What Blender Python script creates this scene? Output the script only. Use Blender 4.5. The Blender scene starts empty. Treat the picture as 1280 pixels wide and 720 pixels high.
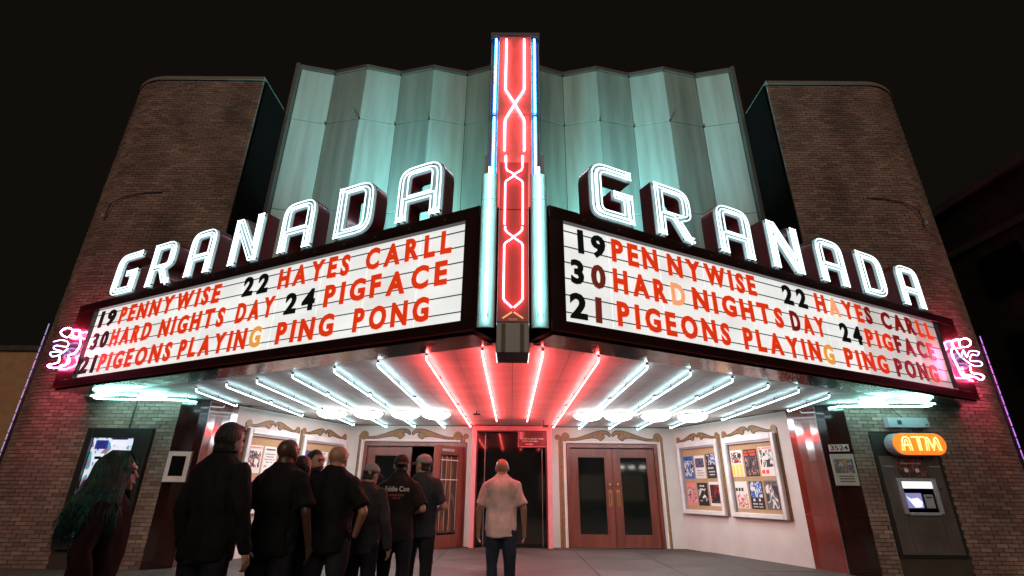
import bpy, bmesh, math, random
from mathutils import Vector, Matrix, noise
random.seed(7)
R = math.radians
scene = bpy.context.scene
COL = scene.collection

# ------------------------------------------------------------------ camera, world, exposure
cam_d = bpy.data.cameras.new("camera")
cam = bpy.data.objects.new("camera", cam_d)
COL.objects.link(cam)
cam_d.sensor_width = 36.0
cam_d.lens = 36.0 * 620.4 / 1280.0
cam_d.clip_start = 0.05
cam_d.clip_end = 500
cam.matrix_world = (Matrix.Translation((0, 0, 1.35)) @ Matrix.Rotation(R(0.14), 4, 'Z')
                    @ Matrix.Rotation(R(90 + 22.07), 4, 'X') @ Matrix.Rotation(R(0.557), 4, 'Z'))
scene.camera = cam

world = bpy.data.worlds.new("World")
scene.world = world
world.use_nodes = True
bgn = world.node_tree.nodes["Background"]
bgn.inputs[0].default_value = (0.0052, 0.0042, 0.0032, 1)
bgn.inputs[1].default_value = 1.0

sun_d = bpy.data.lights.new("street_glow", 'SUN')
sun_d.energy = 0.8
sun_d.angle = R(40)
sun_d.color = (1.0, 0.80, 0.62)
sun = bpy.data.objects.new("street_glow", sun_d)
sun.rotation_euler = (R(62), 0, R(0))
COL.objects.link(sun)

scene.view_settings.view_transform = 'Standard'
scene.view_settings.look = 'None'
scene.view_settings.exposure = 0.0
scene.view_settings.gamma = 1.0
scene.view_settings.use_curve_mapping = False
scene.render.engine = 'CYCLES'
scene.cycles.use_denoising = True
scene.cycles.use_light_tree = True
scene.cycles.max_bounces = 6
scene.cycles.diffuse_bounces = 3
scene.cycles.glossy_bounces = 4
scene.cycles.sample_clamp_indirect = 3.0
scene.cycles.caustics_reflective = False
scene.cycles.caustics_refractive = False

# ------------------------------------------------------------------ materials
def newmat(name):
    m = bpy.data.materials.new(name)
    m.use_nodes = True
    nt = m.node_tree
    return m, nt, nt.nodes["Principled BSDF"]

def mapping(nt, scale, coord='Object'):
    tc = nt.nodes.new('ShaderNodeTexCoord')
    mp = nt.nodes.new('ShaderNodeMapping')
    mp.inputs['Scale'].default_value = scale
    if coord == 'World':
        ge = nt.nodes.new('ShaderNodeNewGeometry')
        nt.links.new(ge.outputs['Position'], mp.inputs[0])
    else:
        nt.links.new(tc.outputs[coord], mp.inputs[0])
    return mp.outputs[0]

def pbr(name, c, rough=0.6, metal=0.0, var=0.12, vs=(3, 3, 3), bump=0.0, bs=(40, 40, 40), coat=0.0, rvar=0.0, spec=None):
    m, nt, p = newmat(name)
    n = nt.nodes.new('ShaderNodeTexNoise')
    n.inputs['Scale'].default_value = 1.0
    n.inputs['Detail'].default_value = 5
    nt.links.new(mapping(nt, vs, 'World'), n.inputs['Vector'])
    rp = nt.nodes.new('ShaderNodeValToRGB')
    rp.color_ramp.elements[0].position = 0.3
    rp.color_ramp.elements[1].position = 0.7
    a = [max(0, x * (1 - var)) for x in c]
    b = [min(1, x * (1 + var)) for x in c]
    rp.color_ramp.elements[0].color = (*a, 1)
    rp.color_ramp.elements[1].color = (*b, 1)
    nt.links.new(n.outputs[0], rp.inputs[0])
    nt.links.new(rp.outputs[0], p.inputs['Base Color'])
    p.inputs['Roughness'].default_value = rough
    p.inputs['Metallic'].default_value = metal
    if spec is not None:
        p.inputs['Specular IOR Level'].default_value = spec
    if rvar:
        mr = nt.nodes.new('ShaderNodeMapRange')
        mr.inputs[3].default_value = max(0.02, rough - rvar)
        mr.inputs[4].default_value = rough + rvar
        nt.links.new(n.outputs[0], mr.inputs[0])
        nt.links.new(mr.outputs[0], p.inputs['Roughness'])
    if coat:
        p.inputs['Coat Weight'].default_value = coat
        p.inputs['Coat Roughness'].default_value = 0.08
    if bump:
        n2 = nt.nodes.new('ShaderNodeTexNoise')
        n2.inputs['Scale'].default_value = 1.0
        n2.inputs['Detail'].default_value = 4
        nt.links.new(mapping(nt, bs, 'World'), n2.inputs['Vector'])
        bp = nt.nodes.new('ShaderNodeBump')
        bp.inputs['Strength'].default_value = bump
        bp.inputs['Distance'].default_value = 0.02
        nt.links.new(n2.outputs[0], bp.inputs['Height'])
        nt.links.new(bp.outputs[0], p.inputs['Normal'])
    return m

def emit(name, c, s, base=(0.8, 0.8, 0.8), rough=0.3):
    m, nt, p = newmat(name)
    p.inputs['Base Color'].default_value = (*base, 1)
    p.inputs['Roughness'].default_value = rough
    p.inputs['Emission Color'].default_value = (*c, 1)
    p.inputs['Emission Strength'].default_value = s
    return m

def brick_mat(name, c1, c2, c3):
    m, nt, p = newmat(name)
    ge = nt.nodes.new('ShaderNodeNewGeometry')
    oi = nt.nodes.new('ShaderNodeObjectInfo')
    ad = nt.nodes.new('ShaderNodeMath'); ad.operation = 'ADD'
    fr = nt.nodes.new('ShaderNodeMath'); fr.operation = 'FRACT'
    nt.links.new(ge.outputs['Random Per Island'], ad.inputs[0])
    nt.links.new(oi.outputs['Random'], ad.inputs[1])
    nt.links.new(ad.outputs[0], fr.inputs[0])
    rp = nt.nodes.new('ShaderNodeValToRGB')
    e = rp.color_ramp.elements
    e[0].position = 0.0; e[0].color = (*c1, 1)
    e[1].position = 1.0; e[1].color = (*c3, 1)
    x = e.new(0.35); x.color = (*c2, 1)
    x = e.new(0.8); x.color = (*[v * 1.15 for v in c2], 1)
    nt.links.new(fr.outputs[0], rp.inputs[0])
    n = nt.nodes.new('ShaderNodeTexNoise')
    n.inputs['Scale'].default_value = 1.0; n.inputs['Detail'].default_value = 6
    nt.links.new(mapping(nt, (1.2, 1.2, 0.7), 'World'), n.inputs['Vector'])
    mr = nt.nodes.new('ShaderNodeMapRange')
    mr.inputs[1].default_value = 0.3; mr.inputs[2].default_value = 0.7
    mr.inputs[3].default_value = 0.6; mr.inputs[4].default_value = 1.25
    nt.links.new(n.outputs[0], mr.inputs[0])
    mx = nt.nodes.new('ShaderNodeVectorMath'); mx.operation = 'SCALE'
    nt.links.new(rp.outputs[0], mx.inputs[0]); nt.links.new(mr.outputs[0], mx.inputs['Scale'])
    nt.links.new(mx.outputs[0], p.inputs['Base Color'])
    p.inputs['Roughness'].default_value = 0.75
    n2 = nt.nodes.new('ShaderNodeTexNoise')
    n2.inputs['Scale'].default_value = 60; n2.inputs['Detail'].default_value = 3
    nt.links.new(ge.outputs['Position'], n2.inputs['Vector'])
    bp = nt.nodes.new('ShaderNodeBump'); bp.inputs['Strength'].default_value = 0.6; bp.inputs['Distance'].default_value = 0.006
    nt.links.new(n2.outputs[0], bp.inputs['Height']); nt.links.new(bp.outputs[0], p.inputs['Normal'])
    return m

def print_mat(name, cols, scale=9.0, seed=0.0, dist=1.5):
    """flat colour print: a few inks in blotches"""
    m, nt, p = newmat(name)
    tc = nt.nodes.new('ShaderNodeTexCoord')
    mp = nt.nodes.new('ShaderNodeMapping')
    mp.inputs['Location'].default_value = (seed, seed * 1.7, 0)
    nt.links.new(tc.outputs['Generated'], mp.inputs[0])
    n = nt.nodes.new('ShaderNodeTexNoise')
    n.inputs['Scale'].default_value = scale; n.inputs['Detail'].default_value = 1
    n.inputs['Distortion'].default_value = dist
    nt.links.new(mp.outputs[0], n.inputs['Vector'])
    rp = nt.nodes.new('ShaderNodeValToRGB')
    rp.color_ramp.interpolation = 'CONSTANT'
    e = rp.color_ramp.elements
    k = len(cols)
    e[0].position = 0; e[0].color = (*cols[0], 1)
    e[1].position = 0.36 + 0.3 * (k - 1) / k; e[1].color = (*cols[-1], 1)
    for i in range(1, k - 1):
        x = e.new(0.36 + 0.3 * i / k); x.color = (*cols[i], 1)
    nt.links.new(n.outputs[0], rp.inputs[0])
    nt.links.new(rp.outputs[0], p.inputs['Base Color'])
    p.inputs['Roughness'].default_value = 0.45
    return m

M = {}
M['brick'] = brick_mat('brick_face', (0.16, 0.097, 0.078), (0.225, 0.145, 0.118), (0.31, 0.22, 0.18))
M['mortar'] = pbr('mortar', (0.055, 0.042, 0.034), 0.9, bump=0.3)
M['cap'] = pbr('coping_stone', (0.2, 0.17, 0.14), 0.7, bump=0.3)
M['facade'] = pbr('facade_paint', (0.30, 0.345, 0.30), 0.34, var=0.24, vs=(4, 4, .3), bump=0.12, bs=(5, 5, 2), rvar=0.08)
M['facade_trim'] = pbr('facade_trim_paint', (0.10, 0.06, 0.045), 0.6)
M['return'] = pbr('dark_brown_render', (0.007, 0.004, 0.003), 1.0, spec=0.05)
M['enamel'] = pbr('maroon_enamel', (0.022, 0.007, 0.006), 0.28, coat=0.3, var=0.3, bump=0.05, bs=(3, 3, 3))
M['enamel_red'] = pbr('dark_red_enamel', (0.12, 0.010, 0.012), 0.3, coat=0.3)
M['blade_red_lit'] = pbr('blade_red_neon_lit', (0.78, 0.13, 0.12), 0.38, var=0.12, vs=(5, 5, 3))  # red enamel with the pink neon glow put into its colour
M['blade_red'] = pbr('blade_red_enamel', (0.40, 0.018, 0.018), 0.38, var=0.12, vs=(5, 5, 3))
M['blade_blue'] = pbr('blade_blue_enamel', (0.02, 0.05, 0.30), 0.35)
M['blade_border'] = pbr('blade_border_enamel', (0.05, 0.015, 0.03), 0.4)
M['teal_metal'] = pbr('pale_teal_enamel', (0.42, 0.62, 0.60), 0.4, var=0.06)
M['white_enamel'] = pbr('letter_face_enamel', (0.30, 0.41, 0.42), 0.4, var=0.06, vs=(12, 12, 12))
M['chrome'] = pbr('wavy_chrome', (0.24, 0.19, 0.17), 0.15, metal=1.0, var=0.15, bump=0.5, bs=(2.0, 2.0, 4))
M['black'] = pbr('black_metal', (0.012, 0.012, 0.012), 0.45)
M['steel'] = pbr('brushed_steel', (0.42, 0.38, 0.38), 0.28, metal=0.9, var=0.2, bump=0.15, bs=(3, 3, 3))
M['steel_grey'] = pbr('grey_painted_steel', (0.32, 0.32, 0.36), 0.45)
M['plaster'] = pbr('white_plaster', (0.60, 0.575, 0.53), 0.6, var=0.07, vs=(2, 2, 2), bump=0.12, bs=(14, 14, 14))
M['white_paint'] = pbr('white_trim_paint', (0.72, 0.69, 0.66), 0.4)
M['gold'] = pbr('gold_brown_paint', (0.25, 0.135, 0.05), 0.5, var=0.35, vs=(18, 18, 18))
M['gold_line'] = pbr('dark_outline_paint', (0.05, 0.03, 0.022), 0.6)
M['door'] = pbr('red_brown_wood', (0.15, 0.042, 0.028), 0.35, var=0.25, vs=(9, 9, 1.5), coat=0.25, bump=0.1)
M['red_gloss'] = pbr('glossy_red_tile', (0.15, 0.020, 0.010), 0.10, var=0.3, vs=(2, 2, 1.5), coat=0.6, bump=0.12, bs=(3, 3, 2))
M['dark_gloss'] = pbr('dark_glass_tile', (0.022, 0.008, 0.007), 0.13, var=0.3, coat=0.5, bump=0.05, bs=(2, 2, 2))
M['glass_dark'] = pbr('dark_glass', (0.006, 0.008, 0.007), 0.05, var=0.3)
M['void'] = pbr('unlit_interior', (0.004, 0.003, 0.003), 0.9)
M['brass'] = pbr('brass', (0.75, 0.5, 0.25), 0.25, metal=1.0)
M['cork'] = pbr('cork_board', (0.42, 0.27, 0.14), 0.8, var=0.15, vs=(30, 30, 30))
M['asphalt'] = pbr('asphalt', (0.045, 0.042, 0.04), 0.85, bump=0.5, bs=(80, 80, 80))
M['paving'] = pbr('paving_concrete', (0.06, 0.052, 0.048), 0.6, var=0.55, vs=(.9, .9, .9), rvar=.2, bump=0.3, bs=(50, 50, 50))
M['kerb'] = pbr('kerb_concrete', (0.2, 0.19, 0.17), 0.8, bump=0.3)
M['stucco_brown'] = pbr('brown_stucco', (0.42, 0.22, 0.12), 0.8, bump=0.4, bs=(25, 25, 25))
M['stucco_dark'] = pbr('dark_stucco', (0.06, 0.05, 0.045), 0.8, var=.3, bump=0.4)
M['pink_frame'] = pbr('pink_painted_frame', (0.72, 0.26, 0.27), 0.35, var=0.06)
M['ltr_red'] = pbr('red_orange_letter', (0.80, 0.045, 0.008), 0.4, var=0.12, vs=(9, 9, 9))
M['ltr_dim'] = pbr('dimmed_red_letter', (0.30, 0.012, 0.006), 0.4, var=0.2)  # copy of the red letter with right-end shading put into its colour
M['ltr_black'] = pbr('black_letter', (0.018, 0.022, 0.02), 0.8, spec=.1)
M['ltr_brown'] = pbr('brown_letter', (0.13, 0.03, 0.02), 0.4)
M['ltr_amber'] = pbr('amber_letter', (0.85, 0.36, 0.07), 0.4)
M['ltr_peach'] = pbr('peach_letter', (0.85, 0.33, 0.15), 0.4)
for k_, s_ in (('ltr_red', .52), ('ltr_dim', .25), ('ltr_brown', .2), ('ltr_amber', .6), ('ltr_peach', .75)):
    p_ = M[k_].node_tree.nodes['Principled BSDF']      # own emission imitates board light coming through the plastic
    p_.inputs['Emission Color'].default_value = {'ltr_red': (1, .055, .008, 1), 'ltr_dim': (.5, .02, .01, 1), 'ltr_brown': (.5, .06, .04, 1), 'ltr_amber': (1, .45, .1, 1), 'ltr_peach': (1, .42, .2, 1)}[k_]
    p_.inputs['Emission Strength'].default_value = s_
M['rail'] = pbr('dark_rail', (0.03, 0.03, 0.03), 0.5)
M['paper'] = pbr('white_paper', (0.7, 0.69, 0.66), 0.5)
M['ink'] = pbr('black_ink', (0.02, 0.02, 0.022), 0.5)
M['n_white'] = emit('neon_white', (0.74, 0.95, 1.0), 1.9)
M['n_cool'] = emit('neon_cool_white', (0.58, 0.92, 1.0), 12.0)
M['n_red'] = emit('neon_red', (1.0, 0.07, 0.07), 78.0)
M['n_pink'] = emit('neon_pink', (1.0, 0.20, 0.30), 9.0)
M['n_blue'] = emit('neon_blue', (0.08, 0.85, 0.95), 45.0)
M['n_turq'] = emit('fluorescent_turquoise', (0.42, 0.95, 1.0), 20.0)
M['n_script'] = emit('neon_script_pink', (1.0, 0.07, 0.20), 240.0)
M['n_loop'] = emit('neon_loop_turquoise', (0.40, 1.0, 0.92), 24.0)
M['n_pinkup'] = emit('neon_pink_upper', (1.0, 0.24, 0.32), 22.0)
M['n_script_b'] = emit('neon_script_blue', (0.45, 0.42, 1.0), 9.0)
M['n_purple'] = emit('purple_edge_glow', (0.22, 0.10, 0.75), 0.9)
M['n_bluedim'] = emit('blue_edge_glow', (0.08, 0.22, 0.50), 0.7)
M['dome'] = emit('dome_lamp_glass', (0.95, 1.0, 1.0), 30.0)
M['atm_orange'] = emit('atm_orange_face', (1.0, 0.20, 0.015), 1.0, base=(0.8, 0.2, 0.03))
M['atm_yellow'] = emit('atm_letter_tube', (1.0, 0.62, 0.16), 1.9)
M['screen'] = emit('screen_blue', (0.05, 0.07, 0.5), 0.7)
M['screen_w'] = emit('screen_white', (0.85, 0.9, 1.0), 1.2)

def board_mat(name, s, tint=(0.97, 1.0, 0.98)):
    """back-lit white acrylic: slightly uneven lamps behind it"""
    m, nt, p = newmat(name)
    p.inputs['Base Color'].default_value = (0.5, 0.5, 0.5, 1)
    p.inputs['Roughness'].default_value = 0.35
    n = nt.nodes.new('ShaderNodeTexNoise'); n.inputs['Scale'].default_value = 1.0; n.inputs['Detail'].default_value = 3
    nt.links.new(mapping(nt, (1.1, 1.1, 2.2), 'World'), n.inputs['Vector'])
    mr = nt.nodes.new('ShaderNodeMapRange')
    mr.inputs[1].default_value = 0.3; mr.inputs[2].default_value = 0.7
    mr.inputs[3].default_value = s * 0.86; mr.inputs[4].default_value = s * 1.08
    nt.links.new(n.outputs[0], mr.inputs[0])
    p.inputs['Emission Color'].default_value = (*tint, 1)
    nt.links.new(mr.outputs[0], p.inputs['Emission Strength'])
    return m
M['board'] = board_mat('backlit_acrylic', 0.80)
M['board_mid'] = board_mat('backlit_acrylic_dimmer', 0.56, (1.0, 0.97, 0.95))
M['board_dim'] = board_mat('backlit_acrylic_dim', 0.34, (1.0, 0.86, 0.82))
M['display'] = None

def soffit_mat():
    m, nt, p = newmat('polished_soffit_metal')
    v = mapping(nt, (0.9, 3.0, 1.0), 'World')
    n = nt.nodes.new('ShaderNodeTexNoise'); n.inputs['Scale'].default_value = 1.0; n.inputs['Detail'].default_value = 5
    nt.links.new(v, n.inputs['Vector'])
    rp = nt.nodes.new('ShaderNodeValToRGB')
    rp.color_ramp.elements[0].position = 0.3; rp.color_ramp.elements[0].color = (0.74, 0.73, 0.71, 1)
    rp.color_ramp.elements[1].position = 0.7; rp.color_ramp.elements[1].color = (0.92, 0.91, 0.89, 1)
    nt.links.new(n.outputs[0], rp.inputs[0]); nt.links.new(rp.outputs[0], p.inputs['Base Color'])
    p.inputs['Metallic'].default_value = 0.5
    mr = nt.nodes.new('ShaderNodeMapRange'); mr.inputs[3].default_value = 0.48; mr.inputs[4].default_value = 0.72
    nt.links.new(n.outputs[0], mr.inputs[0]); nt.links.new(mr.outputs[0], p.inputs['Roughness'])
    n2 = nt.nodes.new('ShaderNodeTexNoise'); n2.inputs['Scale'].default_value = 1.0; n2.inputs['Detail'].default_value = 2
    nt.links.new(mapping(nt, (0.8, 2.6, 1.0), 'World'), n2.inputs['Vector'])
    bp = nt.nodes.new('ShaderNodeBump'); bp.inputs['Strength'].default_value = 0.35; bp.inputs['Distance'].default_value = 0.03
    nt.links.new(n2.outputs[0], bp.inputs['Height']); nt.links.new(bp.outputs[0], p.inputs['Normal'])
    return m
M['soffit'] = soffit_mat()

# ------------------------------------------------------------------ helpers
def link(o, parent=None, root_loc=None):
    COL.objects.link(o)
    if parent is not None:
        o.parent = parent
        o.matrix_parent_inverse = world_of(parent).inverted()
    return o

def world_of(o):
    m = o.matrix_basis.copy()
    if o.parent:
        m = world_of(o.parent) @ o.matrix_parent_inverse @ m
    return m

def tag(o, label=None, cat=None, group=None, kind=None):
    if label: o['label'] = label
    if cat: o['category'] = cat
    if group: o['group'] = group
    if kind: o['kind'] = kind
    return o

def empty(name, loc, label, cat, group=None):
    o = bpy.data.objects.new(name, None)
    o.empty_display_size = 0.1
    o.location = loc
    COL.objects.link(o)
    return tag(o, label, cat, group)

def obj(name, bm, mat, parent=None, smooth=False, mx=None):
    me = bpy.data.meshes.new(name)
    bmesh.ops.recalc_face_normals(bm, faces=bm.faces)
    if mx is not None:
        bm.transform(mx)
    bm.to_mesh(me); bm.free()
    if smooth:
        for p in me.polygons: p.use_smooth = True
    me.materials.append(mat)
    return link(bpy.data.objects.new(name, me), parent)

def inst(name, me, mx, parent=None, mat=None):
    o = bpy.data.objects.new(name, me)
    o.matrix_basis = mx
    return link(o, parent)

def BM(): return bmesh.new()

def box(bm, x0, x1, y0, y1, z0, z1, mx=None, bevel=0.0):
    vs = [bm.verts.new((x, y, z)) for x in (x0, x1) for y in (y0, y1) for z in (z0, z1)]
    fs = [(0, 1, 3, 2), (4, 6, 7, 5), (0, 4, 5, 1), (2, 3, 7, 6), (0, 2, 6, 4), (1, 5, 7, 3)]
    faces = [bm.faces.new([vs[i] for i in f]) for f in fs]
    if bevel:
        es = list({e for f in faces for e in f.edges})
        r = bmesh.ops.bevel(bm, geom=es, offset=bevel, segments=1, affect='EDGES')
        vs = list({v for f in r['faces'] for v in f.verts} | {v for v in vs if v.is_valid})
    if mx is not None:
        bmesh.ops.transform(bm, matrix=mx, verts=[v for v in vs if v.is_valid])
    return vs

def prism(bm, pts, d0, d1, mx=None):
    """polygon pts (x,y) extruded from z=d0 to z=d1"""
    a = [bm.verts.new((x, y, d0)) for x, y in pts]
    b = [bm.verts.new((x, y, d1)) for x, y in pts]
    n = len(pts)
    bm.faces.new(a[::-1]); bm.faces.new(b)
    for i in range(n):
        bm.faces.new((a[i], a[(i + 1) % n], b[(i + 1) % n], b[i]))
    if mx is not None:
        bmesh.ops.transform(bm, matrix=mx, verts=a + b)

def tube(bm, pts, r, sides=8, closed=False, caps=True):
    pts = [Vector(p) for p in pts]
    n = len(pts)
    rings = []
    prev = None
    for i, p in enumerate(pts):
        if closed:
            d = (pts[(i + 1) % n] - pts[i - 1]).normalized()
        elif i == 0: d = (pts[1] - p).normalized()
        elif i == n - 1: d = (p - pts[i - 1]).normalized()
        else: d = ((pts[i + 1] - p).normalized() + (p - pts[i - 1]).normalized()).normalized()
        if prev is None:
            up = Vector((0, 0, 1)) if abs(d.z) < 0.9 else Vector((1, 0, 0))
            u = d.cross(up).normalized()
        else:
            u = (prev - d * prev.dot(d)).normalized()
        prev = u
        w = d.cross(u)
        rr = r[i] if isinstance(r, (list, tuple)) else r
        rings.append([bm.verts.new(p + (u * math.cos(2 * math.pi * k / sides) + w * math.sin(2 * math.pi * k / sides)) * rr) for k in range(sides)])
    m = n if closed else n - 1
    for i in range(m):
        A, B = rings[i], rings[(i + 1) % n]
        for k in range(sides):
            bm.faces.new((A[k], A[(k + 1) % sides], B[(k + 1) % sides], B[k]))
    if caps and not closed:
        bm.faces.new(rings[0][::-1]); bm.faces.new(rings[-1])

def fillet(poly, seg=5):
    """poly of (x,y[,r]) -> list of points with rounded corners"""
    out = []
    n = len(poly)
    for i in range(n):
        c = poly[i]
        p = Vector(c[:2])
        r = c[2] if len(c) > 2 else 0
        if r <= 0:
            out.append(p); continue
        a = (Vector(poly[i - 1][:2]) - p).normalized()
        b = (Vector(poly[(i + 1) % n][:2]) - p).normalized()
        A, B = p + a * r, p + b * r
        for k in range(seg + 1):
            t = k / seg
            q = A * (1 - t) ** 2 + p * 2 * t * (1 - t) + B * t * t
            out.append(q)
    return out

def inset(pts, d):
    """miter offset of a closed polygon towards its inside (ccw)"""
    n = len(pts)
    area = sum(pts[i].x * pts[(i + 1) % n].y - pts[(i + 1) % n].x * pts[i].y for i in range(n))
    s = 1 if area > 0 else -1
    out = []
    for i in range(n):
        a = (pts[i] - pts[i - 1]); b = (pts[(i + 1) % n] - pts[i])
        if a.length < 1e-6 or b.length < 1e-6: continue
        a.normalize(); b.normalize()
        na = Vector((-a.y, a.x)) * s; nb = Vector((-b.y, b.x)) * s
        m = na + nb
        if m.length < 1e-3: m = na.copy()
        m.normalize()
        k = d / max(0.35, m.dot(na))
        out.append(pts[i] + m * k)
    return out

def curve_mesh(splines, depth, name='shape', offset=0.0):
    """closed 2D outlines (with holes) extruded +-depth/2 -> mesh"""
    cu = bpy.data.curves.new(name, 'CURVE')
    cu.dimensions = '2D'; cu.fill_mode = 'BOTH'; cu.extrude = depth / 2
    cu.offset = offset
    for pts in splines:
        sp = cu.splines.new('POLY'); sp.points.add(len(pts) - 1)
        for q, p in zip(sp.points, pts): q.co = (p[0], p[1], 0, 1)
        sp.use_cyclic_u = True
    return to_mesh(cu, name)

def to_mesh(cu, name):
    o = bpy.data.objects.new(name, cu)
    COL.objects.link(o)
    bpy.context.view_layer.update()
    dg = bpy.context.evaluated_depsgraph_get()
    me = bpy.data.meshes.new_from_object(o.evaluated_get(dg))
    me.name = name
    bpy.data.objects.remove(o)
    bpy.data.curves.remove(cu)
    me.materials.clear()
    return me

def text_raw(s, depth=0.01, bold=0.0, name='lettering'):
    cu = bpy.data.curves.new(name, 'FONT')
    cu.body = s; cu.size = 1.0; cu.extrude = depth / 2; cu.offset = bold
    cu.resolution_u = 3
    return to_mesh(cu, name)

_tc = {}
def text_norm(s, depth, bold):
    """mesh of s scaled so x from 0, y 0..1 (own bounds); returns mesh,width"""
    key = (s, depth, bold)
    if key in _tc: return _tc[key]
    me = text_raw(s, 0.02, bold)
    xs = [v.co.x for v in me.vertices]; ys = [v.co.y for v in me.vertices]
    x0, x1, y0, y1 = min(xs), max(xs), min(ys), max(ys)
    h = y1 - y0
    for v in me.vertices:
        v.co.x = (v.co.x - x0) / h; v.co.y = (v.co.y - y0) / h; v.co.z = v.co.z / 0.02 * depth
    _tc[key] = (me, (x1 - x0) / h)
    return _tc[key]

def text_obj(name, s, mat, mx, w, h, parent=None, depth=0.004, bold=0.0):
    """text filling a w x h box whose lower left corner is at mx origin"""
    me, wd = text_norm(s, depth, bold)
    me = me.copy(); me.materials.clear(); me.materials.append(mat)
    return inst(name, me, mx @ Matrix.Diagonal((w / wd, h, 1, 1)), parent)

# frames: local x along the surface, local y up, local z out of the surface
def frame(origin, xdir, up=(0, 0, 1)):
    x = Vector(xdir).normalized(); y = Vector(up); z = x.cross(y)
    m = Matrix.Identity(4)
    for i in range(3):
        m[i][0] = x[i]; m[i][1] = y[i]; m[i][2] = z[i]; m[i][3] = origin[i]
    return m

def T(x, y, z): return Matrix.Translation((x, y, z))

FB = frame((0, 14.0, 0), (1, 0, 0))          # back wall of the entrance: z out = -Y
FT = frame((0, 9.8, 0), (1, 0, 0))           # front of the brick towers
LA, LE = Vector((-.577, 5.364, 0)), Vector((-.9021, .4315, 0))
RA, RE = Vector((.587, 5.340, 0)), Vector((.8947, .4468, 0))
ML = frame(LA, -LE)                          # left board, x = -s
MR = frame(RA, RE)                           # right board, x = s

# ------------------------------------------------------------------ ground
bm = BM(); box(bm, -90, 90, -60, 120, -0.6, -0.144); obj('road', bm, M['asphalt'])['kind'] = 'structure'
bm = BM(); box(bm, -60, 60, 1.2, 100, -0.14, -0.004)
pav = obj('pavement', bm, M['mortar']); pav['kind'] = 'structure'
bm = BM(); box(bm, -60, 60, 1.03, 1.196, -0.14, 0.006); obj('kerb', bm, M['kerb'])['kind'] = 'structure'
bm = BM(); box(bm, -0.742, 0.742, -0.742, 0.742, -0.003, 0.012, bevel=0.006)
slab_me = bpy.data.meshes.new('paving_slab'); bm.to_mesh(slab_me); bm.free(); slab_me.materials.append(M['paving'])
for i in range(-7, 7):
    for j in range(0, 9):
        x = 0.75 + i * 1.5; y = 2.0 + j * 1.5
        if y > 9.4 and abs(x) > 6.4 or y > 13.6: continue
        inst('paving_slab', slab_me, T(x, y, random.uniform(0, .003)), pav)

# ------------------------------------------------------------------ the theatre building
bld = empty('theater_building', (0, 12, 0), 'art deco theater with two round-cornered brick towers and a folded teal center facade', 'building')

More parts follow.
